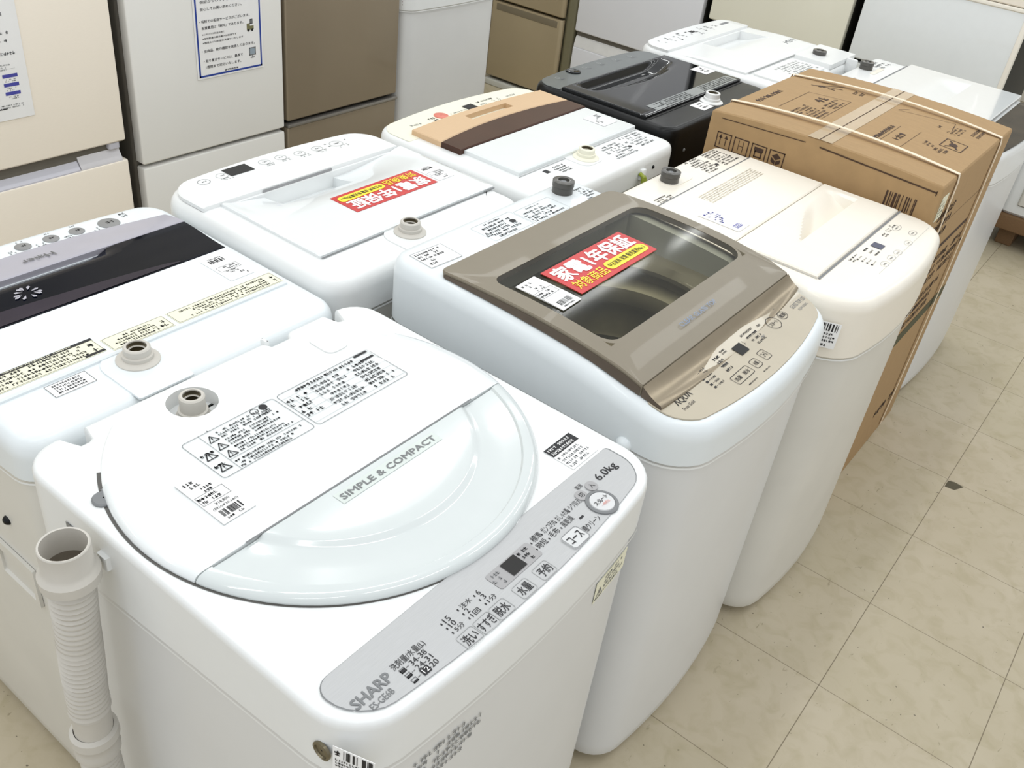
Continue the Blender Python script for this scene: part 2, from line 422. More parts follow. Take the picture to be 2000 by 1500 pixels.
# ------------------------------------------------------------------ washing machine shell
def shell(root, x0, x1, y0, y1, front, bow, zt, zs, mt, mc, rf=.055, rb=.045, hole=None, depth=.03, inset=.006, edge=1.0, top='top_panel', open_cab=False, base=True, notches=()):
    r = (rf, rf, rb, rb) if front > 0 else (rb, rb, rf, rf)
    zs = zs if callable(zs) else flat(zs)
    def o(i):
        lp = outl(x0, x1, y0, y1, r, front, bow, ins=i, ns=80 if notches else 8)
        def cut(x, y):
            for c, w, d in notches:
                if x < x0 + .02: x = x + d * (1 - ss(w - .003, w + .003, abs(y - c)))
            return (x, y)
        return [cut(*p) for p in lp]
    mb = MB(); e = edge
    L = [at(o(.004), zs, 0), at(o(0), zs, .004), at(o(0), zs, .008)]
    for d, i in ((-.027 * e, 0), (-.022 * e, 0), (-.012 * e, .002 * e), (-.005 * e, .006 * e), (-.0015 * e, .011 * e), (0, .018 * e)): L.append(at(o(i), zt, d))
    lp = o(.018 * e)
    if hole:
        hx, hy, hr = hole['c'][0], hole['c'][1], hole.get('r')
        def hp(x, y, k=1):
            if hr: t = math.atan2(y - hy, x - hx); return (hx + hr * k * math.cos(t), hy + hr * k * math.sin(t))
            ex, ey = hole['h']; q = max(abs(x - hx) / ex, abs(y - hy) / ey); return (hx + (x - hx) / q * k, hy + (y - hy) / q * k)
        H = [hp(*p) for p in lp]
        if notches:                                          # flat top with a notched outline: fill between outline and bore
            from mathutils.geometry import delaunay_2d_cdt
            n = len(lp); loops = [Vector(p) for p in lp + H]; ed = [(k, (k + 1) % n) for k in range(n)]
            dv, _, df = delaunay_2d_cdt(loops, ed + [(a + n, b + n) for a, b in ed], [], 0, 1e-6)[:3]
            def inside(c):
                odd = False
                for (xa, ya), (xb, yb) in zip(lp, lp[1:] + lp[:1]):
                    if (ya > c.y) != (yb > c.y) and c.x < (xb - xa) * (c.y - ya) / (yb - ya) + xa: odd = not odd
                return odd and math.hypot(c.x - hx, c.y - hy) > hr * .985
            fill = [f for f in df if inside(sum((dv[i] for i in f), Vector((0, 0))) / len(f))]
            mb.loft(L + [at(lp, zt)], mt, False, False); mb.add([(p.x, p.y, zt(p.x, p.y)) for p in dv], fill, mt); L = [at(H, zt)]
        for t in (() if notches else (.5, .85, 1)): L.append([(a + (c - a) * t, b + (g - b) * t, zt(a + (c - a) * t, b + (g - b) * t)) for (a, b), (c, g) in zip(lp, H)])
        L.append(at(H, zt, -depth))
        if hr: L.append(at([hp(*p, .5) for p in lp], zt, -depth))
        mb.loft(L, mt, False, bool(hr))
    else:
        L += [at(shrink(lp, s), zt) for s in (.93, .82, .68, .5, .3, .1)]
        mb.loft(L, mt, True, True)
    tp = mb.build(top, root)
    mb = MB()
    c = lambda i: outl(x0, x1, y0, y1, r, front, bow * .9, ins=i)
    LL = [at(c(inset + .018), flat(.02)), at(c(inset + .006), flat(.024)), at(c(inset + .001), flat(.034)), at(c(inset), flat(.06)), at(c(inset), flat(.4)), at(c(inset), zs, -.02), at(c(inset), zs, -.001)]
    mb.loft(LL, mc, True, not open_cab)
    cb = mb.build('cabinet', root)
    mb = MB(); q = outl(x0, x1, y0, y1, r, front, bow, ins=-.0012); mb.loft([at(q, zs, -.0022), at(q, zs, .0012)], WHITE, False, False); mb.build('seam_bright_edge', root)  # added white band paints the light caught along the seam edge
    if base:
        for fx in (x0 + .07, x1 - .07):
            for fy in (y0 + .07, y1 - .07):
                mb = MB(); lathe(mb, (fx, fy, 0), [(.02, 0), (.022, .004), (.018, .012), (.012, .026)], BLACK, 14, cap0=True, cap1=True); mb.build('foot', root)
    return tp, cb
def tap(root, x, y, z, m, h=.023, r=.0185, flange=.030):
    mb = MB(); lathe(mb, (x, y, z), [(flange, -.001), (flange, .002), (flange - .004, .005), (r + .003, .006), (r + .003, .012), (r, .013), (r, h), (r - .002, h + .002), (r - .005, h + .002), (r - .005, h - .006), (r - .008, h - .007)], m)
    o = mb.build('tap_inlet', root)
    mb = MB(); lathe(mb, (x, y, z), [(r - .0055, h), (r - .0055, .008), (.001, .006)], NICKEL, cap1=True); mb.build('bore', o)
    return o
def cap_knob(root, x, y, z, r=.02, h=.022):
    mb = MB(); lathe(mb, (x, y, z), [(r * 1.02, -.001), (r, h * .5), (r * 1.06, h * .55), (r * 1.06, h * .95), (r * .95, h), (r * .55, h), (r * .5, h * .8), (.001, h * .78)], KNOBG)
    lathe(mb, (x, y, z + h * .78), [(r * .5, .0), (r * .1, .004), (.001, .004)], MIDG)
    return mb.build('water_inlet_cap', root)
def bump_cap(root, p, axis, r=.011, m=None, name='screw_cover'):
    mb = MB(); lathe(mb, p, [(r * 1.15, -.001), (r * 1.1, r * .2), (r, r * .35), (r * .8, r * .65), (r * .45, r * .85), (.0005, r * .9)], m or COOL, 16, axis)
    return mb.build(name, root)

# ------------------------------------------------------------------ the room
mb = MB(); mb.add([(-3.4, -3.2, 0), (3.2, -3.2, 0), (3.2, 5.6, 0), (-3.4, 5.6, 0), (-3.4, -3.2, -.1), (3.2, -3.2, -.1), (3.2, 5.6, -.1), (-3.4, 5.6, -.1)],
    [(0, 1, 2, 3), (4, 7, 6, 5), (0, 4, 5, 1), (1, 5, 6, 2), (2, 6, 7, 3), (3, 7, 4, 0)], WALLM)
floor = struct(mb, 'floor')
def floor_material():
    m = bpy.data.materials.new('vinyl_floor_tiles'); m.use_nodes = True; nt = m.node_tree; N = nt.nodes; Lk = nt.links
    b = N['Principled BSDF']; b.inputs['Roughness'].default_value = .42; b.inputs['Specular IOR Level'].default_value = .4
    tc = N.new('ShaderNodeTexCoord')
    def math_(op, a, v=None, c=None):
        n = N.new('ShaderNodeMath'); n.operation = op
        for i, q in enumerate((a, v, c)):
            if q is None: continue
            if isinstance(q, (int, float)): n.inputs[i].default_value = q
            else: Lk.new(q, n.inputs[i])
        return n.outputs[0]
    sp = N.new('ShaderNodeSeparateXYZ'); Lk.new(tc.outputs['Object'], sp.inputs[0])
    T = .325
    def edge(o):
        f = math_('FRACT', math_('DIVIDE', math_('ADD', o, T * 40), T)); d = math_('ABSOLUTE', math_('SUBTRACT', f, .5))
        return math_('GREATER_THAN', d, .4968)
    def noise(sc, det, dist=0, vec=None):
        n = N.new('ShaderNodeTexNoise'); n.inputs['Scale'].default_value = sc; n.inputs['Detail'].default_value = det; n.inputs['Distortion'].default_value = dist
        Lk.new(vec or tc.outputs['Object'], n.inputs['Vector']); return n.outputs['Fac']
    g = math_('MAXIMUM', edge(sp.outputs[0]), math_('MULTIPLY', edge(sp.outputs[1]), .8))
    cell = N.new('ShaderNodeCombineXYZ')
    Lk.new(math_('FLOOR', math_('DIVIDE', sp.outputs[0], T)), cell.inputs[0]); Lk.new(math_('FLOOR', math_('DIVIDE', sp.outputs[1], T)), cell.inputs[1])
    wn = N.new('ShaderNodeTexWhiteNoise'); Lk.new(cell.outputs[0], wn.inputs['Vector'])
    def mixc(f, a, c):
        n = N.new('ShaderNodeMix'); n.data_type = 'RGBA'
        for i, q in ((0, f), (6, a), (7, c)):
            if hasattr(q, 'is_linked'): Lk.new(q, n.inputs[i])
            else: n.inputs[i].default_value = q
        return n.outputs[2]
    base = mixc(math_('MULTIPLY', noise(5, 4), 1), lin((178, 166, 139)), lin((199, 188, 167)))
    base = mixc(math_('MULTIPLY', wn.outputs[0], .25), base, lin((176, 169, 138)))
    def ramp(f, a, c):
        n = N.new('ShaderNodeMapRange'); n.inputs[1].default_value = a; n.inputs[2].default_value = c; Lk.new(f, n.inputs[0]); return n.outputs[0]
    base = mixc(math_('MULTIPLY', ramp(noise(21, 9, .8), .46, .78), .40), base, lin((150, 138, 98)))
    mp = N.new('ShaderNodeMapping'); mp.inputs['Scale'].default_value = (1, .35, 1); mp.inputs['Rotation'].default_value = (0, 0, .7); Lk.new(tc.outputs['Object'], mp.inputs[0])
    base = mixc(math_('MULTIPLY', ramp(noise(60, 4, 1.4, mp.outputs[0]), .68, .76), .5), base, lin((112, 100, 72)))
    base = mixc(math_('MULTIPLY', ramp(noise(85, 1, .2), .76, .79), .75), base, lin((70, 62, 48)))
    base = mixc(math_('MULTIPLY', g, .72), base, lin((88, 74, 50)))
    Lk.new(base, b.inputs['Base Color'])
    bp = N.new('ShaderNodeBump'); bp.inputs['Strength'].default_value = .25; bp.inputs['Distance'].default_value = .001
    Lk.new(math_('SUBTRACT', noise(40, 3), g), bp.inputs['Height']); Lk.new(bp.outputs[0], b.inputs['Normal'])
    return m
floor.data.materials[0] = floor_material()
mb = MB(); mb.add([(.003, .933, .0006), (.03, .937, .0006), (.047, .971, .0006), (.02, .974, .0006), (.003, .968, .0006)], [(0, 1, 2, 3, 4)], DARK)
MATS['missing_tile'] = mat('bare_adhesive', (86, 80, 62), .8, var=.12)
mb.mats = [MATS['missing_tile']]; mb.build('missing_tile_corner', floor, normals=False)
mb = MB(); rbox(mb, -3.4, -3.25, -3.2, 5.6, 0, 2.75, .002, WALLM); struct(mb, 'wall_left')
mb = MB(); rbox(mb, -3.25, 3.2, 5.45, 5.6, 0, 2.75, .002, WALLM); struct(mb, 'wall_back')

# ------------------------------------------------------------------ front machine: round lid, silver panel
def round_lid_machine():
    x0, x1, y0, y1, z = -.848, -.254, -1.187, -.602, .845
    zt = flat(z)
    root = thing('washing_machine', ((x0 + x1) / 2, (y0 + y1) / 2, 0), 'white top-loading washing machine with big round lid and silver control panel, nearest the camera', 'washing machine', 'washing machines of the aisle row')
    zs = lambda x, y: .705 + .055 * (x - x0) / (x1 - x0)
    shell(root, x0, x1, y0, y1, 1, .022, zt, zs, WHITE, STEEL, .062, .05, hole=dict(c=(-.796, -.965), r=.035), depth=.024, edge=.45, notches=((-.668, .010, .030), (-.778, .022, .014), (-1.112, .013, .030)))
    tap(root, -.796, -.965, z - .024, HOSE, .034, .0175, .024)
    C = (-.604, -.893); R = .281
    def sector(name, xa, xb, prof, m, dz=0):
        mb = MB(); n = 96; rs = [p[0] for p in prof]; vs = [(C[0], C[1], z + prof[0][1] + dz)]
        for r, h in prof[1:]:
            vs += [(C[0] + r * math.cos(2 * PI * k / n), C[1] + r * math.sin(2 * PI * k / n), z + h + dz) for k in range(n)]
        fs = [(0, 1 + k, 1 + (k + 1) % n) for k in range(n)]
        for i in range(len(prof) - 2):
            fs += [(1 + i * n + k, 1 + (i + 1) * n + k, 1 + (i + 1) * n + (k + 1) % n, 1 + i * n + (k + 1) % n) for k in range(n)]
        mb.add(vs, fs, m); o = mb.build(name, root, 40)
        bm = bmesh.new(); bm.from_mesh(o.data); off = Vector(root.location)
        for x, sgn in ((xa, -1), (xb, 1)):
            if x is None: continue
            g = bm.verts[:] + bm.edges[:] + bm.faces[:]
            r = bmesh.ops.bisect_plane(bm, geom=g, plane_co=Vector((x, 0, 0)) - off, plane_no=(sgn, 0, 0), clear_outer=True)
            es = [e for e in r['geom_cut'] if isinstance(e, bmesh.types.BMEdge)]
            ex = bmesh.ops.extrude_edge_only(bm, edges=es)
            for v in ex['geom']:
                if isinstance(v, bmesh.types.BMVert): v.co.z = z - .0005
            for e in es: e.smooth = False
        bm.to_mesh(o.data); bm.free(); return o
    prof = [(0, .0125), (.1, .0125), (.17, .0125), (.197, .0125), (.200, .0122), (.203, .0118), (.22, .0115), (.25, .0112), (.272, .0104), (.278, .0085), (.281, .004), (.281, -.001)]
    sector('lid_panel', -.722, -.5262, prof, GLOSSW)
    wprof = [(0, .0122), (.1, .0122), (.17, .0122), (.19, .0122), (.1945, .0118), (.199, .0085), (.205, .0078), (.235, .0078), (.258, .0082), (.2605, .0112), (.27, .0112), (.277, .009), (.281, .004), (.281, -.001)]
    w = sector('lid_window', -.5242, None, wprof, MINT)
    mb = MB(); n = 64
    for (ra, rb, h) in ((.2775, .281, .0012),):
        t0 = math.acos((-.7245 - C[0]) / ra); t1 = math.acos(max(-1, (x0 + .028 - C[0]) / ra)) if ra > .24 else PI
        for sg in (1, -1):
          vs = []; mb = MB()
          for t in [sg * q for q in lin_sp(t0, t1, n)]: vs += [(C[0] + ra * math.cos(t), C[1] + ra * math.sin(t), z), (C[0] + (ra + rb) / 2 * math.cos(t), C[1] + (ra + rb) / 2 * math.sin(t), z + h), (C[0] + rb * math.cos(t), C[1] + rb * math.sin(t), z)]
          mb.add(vs, [(3 * k + q, 3 * k + 1 + q, 3 * k + 4 + q, 3 * k + 3 + q) for k in range(n - 1) for q in (0, 1)], WHITE); mb.build('rear_lid_rim', root)
    mb = MB(); vs = []; tt = lin_sp(math.radians(238), math.radians(372), 60)   # dark strip painting the shade under the rim of the lid
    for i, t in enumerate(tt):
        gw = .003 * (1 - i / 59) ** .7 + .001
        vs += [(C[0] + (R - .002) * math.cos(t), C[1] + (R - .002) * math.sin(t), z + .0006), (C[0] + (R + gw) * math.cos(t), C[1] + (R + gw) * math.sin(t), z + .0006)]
    mb.add(vs, [(2 * k, 2 * k + 1, 2 * k + 3, 2 * k + 2) for k in range(59)], KNOBG); mb.build('lid_rim_shade', root, normals=False)
    mb = MB()                                                      # hinge gap
    d = Dec(mb, 'R', zt); d.line((-1.149, .7235), (-.644, .7235), .0036, .0012, MIDG); mb.build('hinge_gap', root, normals=False)
    mb = MB(); d = Dec(mb, 'R', flat(z + .0118)); d.line((-1.093, .5252), (-.692, .5252), .0026, .001, MIDG); mb.build('lid_gap', root, normals=False)
    mb = MB()
    for yy in (-1.155,): lathe(mb, (-.708, yy, z - .004), [(.014, 0), (.014, .0065), (.012, .008), (.001, .008)], MIDG, 16)
    mb.build('hinge_pin', root)
    # back notches of the top: small blocks rising from the rear edge, and the pale release button
    mb = MB(); plate(mb, outl(-.808, -.754, -.750, -.708, .012, ns=2, nc=3), zt, WHITE, .002); mb.build('blank_cover', root)
    mb = MB(); rbox(mb, -.853, -.838, -.802, -.794, z - .05, z + .006, .003, WHITE); mb.build('hose_peg', root)
    # control panel
    zp = lambda x, y: z + .0014
    mb = MB(); loop = outl(-.332, x1 - .012, -1.17, -.628, (.045, .04, .006, .02), 1, .022, ns=12, nc=6)
    plate(mb, loop, zt, SILVER, .0014); cp = None
    d = Dec(mb, 'R', zp)
    n = len(loop); inner = shrink(loop, .994)
    mb.add([(x, y, z + .0016) for x, y in loop] + [(x, y, z + .0016) for x, y in inner], [(k, (k + 1) % n, n + (k + 1) % n, n + k) for k in range(n)], MIDG)
    h = .0006; B = d.B; T = lambda s, xa, xb, ya, yb, m=INK, bd=.0: d.text(s, B(xa, xb, ya, yb), h, m, bd)
    T('SHARP', -.2925, -.2795, -1.157, -1.106, INKG, .021); T('ES-GE6B', -.2755, -.2675, -1.146, -1.116, INKG, .01)
    T('洗剤量/水量(L)', -.2945, -.2835, -1.099, -1.051)
    for i, s in enumerate(('34-38', '24-31', '12-20')):
        xc = -.280 + .0085 * i
        T(s, xc - .0035, xc + .0035, -1.081, -1.058); d.frame(B(xc - .003, xc + .003, -1.096, -1.089), .0007, h, INKG)
        d.rect(B(xc - .0005 - .001 * (1 - i), xc + .003, -1.096, -1.089), h, INK)
        d.micro(B(xc - .001, xc + .001, -1.088, -1.082), 1, h, INK, i, 1, 0)
    d.rect(B(-.2675, -.2585, -1.0815, -1.0705), h * 1.3, INK); d.text('12', B(-.266, -.260, -1.080, -1.072), h * 2, PAPER, .02)
    for ya, rows in ((-1.020, ('15', '10', '5分')), (-.9925, ('注水', '2', '1回')), (-.964, ('6', '3', '1分'))):
        for i, s in enumerate(rows):
            xc = -.2915 + .0083 * i; d.rect(B(xc - .0008, xc + .0022, ya - .001, ya + .0006), h, INK); w_ = .0045 * sum(2 if ord(c) > 999 else 1 for c in s)
            T(s, xc - .0036, xc + .0036, ya + .0045, ya + .0045 + w_)
    btn = [('洗い', -1.012, .02), ('すすぎ', -.984, .024), ('脱水', -.957, .02), ('水量', -.915, .02), ('予約', -.876, .02)]
    for s, yc, w_ in btn: T(s, -.2635, -.2495, yc - w_ / 2, yc + w_ / 2, INK, .01)
    d.rrect(B(-.3005, -.2735, -.935, -.855), .004, h, GREYP)
    d.micro(B(-.298, -.276, -.934, -.914), 3, h * 2, INKG, 8, .6); d.micro(B(-.298, -.276, -.880, -.858), 3, h * 2, INK, 9, .8)
    for s, yc, w_ in (('標準', -.839, .018), ('ガンコ汚れ', -.813, .027), ('おしゃれ着', -.784, .025), ('シワ抑え', -.757, .022)): T(s, -.3015, -.2915, yc - w_ / 2, yc + w_ / 2); d.rect(B(-.2955, -.2925, yc - w_ / 2 - .005, yc - w_ / 2 - .0035), h, INK)
    for s, yc, w_ in (('時短', -.843, .017), ('毛布', -.817, .017), ('風乾燥', -.789, .022)): T(s, -.290, -.280, yc - w_ / 2, yc + w_ / 2); d.rect(B(-.2845, -.2815, yc - w_ / 2 - .005, yc - w_ / 2 - .0035), h, INK)
    T('槽クリーン', -.266, -.255, -.787, -.753); d.rect(B(-.2775, -.2745, -.774, -.766), h, INK)
    T('電源', -.315, -.308, -.731, -.719)
    T('6.0kg', -.310, -.294, -.694, -.650, INK, .02)
    cp = mb.build('control_panel', root, normals=False)
    mb = MB(); d2 = Dec(mb, 'R', zp)
    d2.rect(d2.B(-.2985, -.2765, -.909, -.883), .0014, DARK); mb.build('display', cp, normals=False)
    for s, yc, w_ in btn:
        mb = MB(); dd = Dec(mb, 'R', zp); dd.rring(dd.B(-.2675, -.2455, yc - .0135, yc + .0135), .004, .0008, .0007, INKL); mb.build('button', cp, normals=False)
    for s, xc, yc, w_ in (('コース', -.2605, -.806, .026), ):
        mb = MB(); plate(mb, outl(xc - .0125, xc + .0125, yc - .0165, yc + .0165, .005, ns=2, nc=3), zp, mat('silver_button', (206, 207, 208), .3, metal=.2, coat=.6), .0016)
        dd = Dec(mb, 'R', flat(z + .003)); dd.rring(dd.B(xc - .0125, xc + .0125, yc - .0165, yc + .0165), .005, .0007, .0006, MIDG); dd.text(s, dd.B(xc - .006, xc + .006, yc - .0125, yc + .0125), .0006, INK, .02); mb.build('button', cp, normals=False)
    for s, xc, yc in (('入', -.300, -.712), ('切', -.299, -.737)):
        mb = MB(); plate(mb, outl(xc - .009, xc + .009, yc - .009, yc + .009, .0088, ns=1, nc=4), zp, GREYP, .0016)
        dd = Dec(mb, 'R', flat(z + .003)); dd.text(s, dd.B(xc - .004, xc + .004, yc - .004, yc + .004), .0006, INK); mb.build('button', cp, normals=False)
    mb = MB(); xc, yc = -.2725, -.728
    lathe(mb, (xc, yc, z + .0008), [(.0225, 0), (.0222, .0022), (.0205, .003), (.0182, .003), (.0175, .002)], MIDG, 32)
    lathe(mb, (xc, yc, z + .0008), [(.0175, .002), (.0165, .0034), (.001, .0036)], mat('silver_button', (206, 207, 208), .3), 32)
    dd = Dec(mb, 'R', flat(z + .0046)); dd.text('スタート', dd.B(xc - .006, xc + .001, yc - .013, yc + .013), .0005, INK, .02); dd.text('一時停止', dd.B(xc + .003, xc + .0075, yc - .008, yc + .008), .0005, CORAL)
    mb.build('start_button', cp, normals=False)
    # printing on the lid and round it
    lidz = flat(z + .0128)
    mb = MB(); d = Dec(mb, 'R', lidz); d.rect(d.B(-.7185, -.716, -1, -.999), .0001, INK)
    B = d.B; h = .0006
    d.rring(B(-.716, -.628, -1.042, -.893), .006, .0008, h, INKG); d.rring(B(-.716, -.628, -.888, -.712), .006, .0008, h, INKG)
    for i in range(3):
        xa = -.706 + .019 * i; d.warn(-1.012, -xa - .012, .014, h, INK); d.micro(B(xa - .004, xa + .013, -.994, -.9), 3, h, INK, 20 + i, .85)
    d.line((-1.015, .652), (-.893, .652), .0006, h, INKG); d.line((-1.015, .716), (-1.015, .628), .0006, h, INKG)
    d.warn(-1.036, .640, .016, h, INK); d.micro(B(-.657, -.648, -1.038, -1.018), 1, h, INK, 30, 1, 0)
    d.warn(-1.036, .668, .016, h, INK); d.micro(B(-.684, -.676, -1.038, -1.018), 1, h, INK, 31, 1, 0); d.micro(B(-.648, -.63, -1.012, -.9), 3, h, INK, 32, .85)
    d.ell(-.915, .709, .006, .006, h, INK); d.ring(-.93, .709, .006, .006, .001, h, INK); d.micro(B(-.7, -.694, -.936, -.908), 1, h, INK, 33, 1, 0)
    for i in range(6): d.line((-.888, .703 - .0135 * i), (-.712, .703 - .0135 * i), .0004, h, INKL)
    for c in (-.873, -.862, -.842): d.line((c, .703), (c, .65), .0004, h, INKL)
    d.micro(B(-.713, -.704, -.86, -.735), 1, h, INK, 40, 1, .2); d.micro(B(-.702, -.636, -.84, -.775), 7, h, INKG, 41, .9); d.micro(B(-.702, -.636, -.772, -.716), 7, h, INK, 42, .85); d.micro(B(-.70, -.65, -.886, -.844), 5, h, INK, 43, .8)
    d.rect(B(-.7145, -.7105, -.742, -.716), h * 1.2, INK); d.rect(B(-.7, -.696, -.742, -.716), h * 1.2, INK)
    build_split(mb, 'caution_print', root)
    price_tag(root, 'R', lidz, -.658, -.565, -1.092, -1.046, 7, price=('¥18,800', '(税込¥20,680)'))
    mb = MB(); d = Dec(mb, 'R', flat(z + .0122)); d.rect(d.B(-.514, -.494, -.970, -.790), .0006, mat('badge_grey', (204, 212, 208), .3, coat=.5))
    d.text('SIMPLE & COMPACT', d.B(-.5090, -.4990, -.965, -.795), .0011, INKG, .021); mb.build('lid_badge', w, normals=False)
    mb = MB(); d = Dec(mb, 'R', zt); d.card(d.B(-.388, -.337, -.700, -.640), .0012, PAPER, .001); d.rect(d.B(-.388, -.370, -.700, -.640), .0016, INK)
    d.micro(d.B(-.387, -.371, -.698, -.641), 2, .002, PAPER, 50, .95, .1); d.micro(d.B(-.368, -.340, -.698, -.642), 4, .0016, INKG, 51, .9); mb.build('notice_label', root, normals=False)
    # left flank
    mb = MB(); d = Dec(mb, None, None, (0, y0 - .0006, 0), (1, 0, 0), (0, 0, 1)); d.rect((-.745, -.708, .778, .808), .0005, MIDG); mb.build('flank_slot', root, normals=False)
    mb = MB(); lathe(mb, (-.299, y0 + .002, .793), [(.012, 0), (.0118, .003), (.009, .004), (.008, .002), (.001, .0015)], NICKEL, 18, (0, -1, 0)); mb.build('screw', root)
    mb = MB(); d = Dec(mb, None, None, (-.282, y0 + .0012, .80), (math.cos(.3), math.sin(.3), 0), (0, 0, 1), lift=.0018)
    d.card((0, .046, -.022, .022), .001, PAPER); d.bars((.012, .044, .006, .02), 22, .0015, INK, 4); d.micro((.002, .012, .008, .02), 1, .0015, INK, 3, 1, 0); d.micro((.003, .044, -.010, .005), 3, .0015, INK, 6, .95)
    d.text('¥18,800', (.01, .03, -.0145, -.011), .0015, INK); d.text('(税込¥20,680)', (.006, .042, -.0205, -.0165), .0015, INK)
    mb.build('price_tag', root, normals=False)
    # front labels
    wf = bowed((y0 + y1) / 2, (y1 - y0) / 2, .0198)
    mb = MB(); d = Dec(mb, None, None, (x1 - .006, 0, 0), (0, 1, 0), (0, 0, 1), wf=wf); d.card((-.745, -.655, .688, .728), .0012, PAPERC); d.warn(-.742, .693, .02, .0017, INKG); d.micro((-.72, -.658, .692, .725), 4, .0017, INKG, 61, .9); mb.build('warning_label', root, normals=False)
    mb = MB(); d = Dec(mb, None, None, (x1 - .006, 0, 0), (0, 1, 0), (0, 0, 1), wf=wf); d.micro((-1.10, -.985, .662, .722), 5, .0012, INKG, 62, .9); build_split(mb, 'front_print', root)
    # drain hose standing against the left flank
    hx = -.680; hy = y0 - .042
    pts = [(hx + .014, hy, .86), (hx + .010, hy, .80), (hx + .002, hy - .002, .70), (hx - .008, hy - .004, .58), (hx - .014, hy - .004, .46), (hx - .015, hy - .003, .34), (hx - .006, hy - .002, .22), (hx + .01, hy + .002, .12), (hx + .03, hy + .012, .055)]
    def sample(z_):
        f = [pw(sorted([(p[2], p[k]) for p in pts])) for k in (0, 1)]; return (f[0](z_), f[1](z_), z_)
    zz = lin_sp(.06, .800, 240); rr = []
    for q in zz:
        if .49 < q < .535: rr.append(.0245)
        else: rr.append(.0255 + .0016 * math.sin((q) * 2 * PI / .0095))
    mb = MB(); tube(mb, [sample(q) for q in zz], rr, HOSE, 24); hs = mb.build('drain_hose', root, 60)
    mb = MB(); p = sample(.804); lathe(mb, p, [(.0255, -.012), (.034, -.008), (.0345, .006), (.031, .011), (.0285, .015), (.0285, .046), (.0275, .0475), (.0255, .047), (.0255, .011)], HOSE, 32); lathe(mb, p, [(.0255, .012), (.0245, .0), (.0225, -.003), (.001, -.004)], HOSED, 32); mb.build('hose_cuff', hs)
    mb = MB(); p = sample(.475); lathe(mb, p, [(.0255, .02), (.031, .016), (.0318, .002), (.029, -.003), (.0285, -.016), (.030, -.02), (.0295, -.03), (.026, -.033)], HOSE, 32); mb.build('hose_joint', hs)
    mb = MB(); p = sample(.62); mb.loft([at(outl(p[0] + .012, p[0] + .03, hy + .036, y0 + .007, .002, ns=1, nc=2), flat(q)) for q in (.79, .81)], WHITE); mb.build('hose_clip', root)
round_lid_machine()

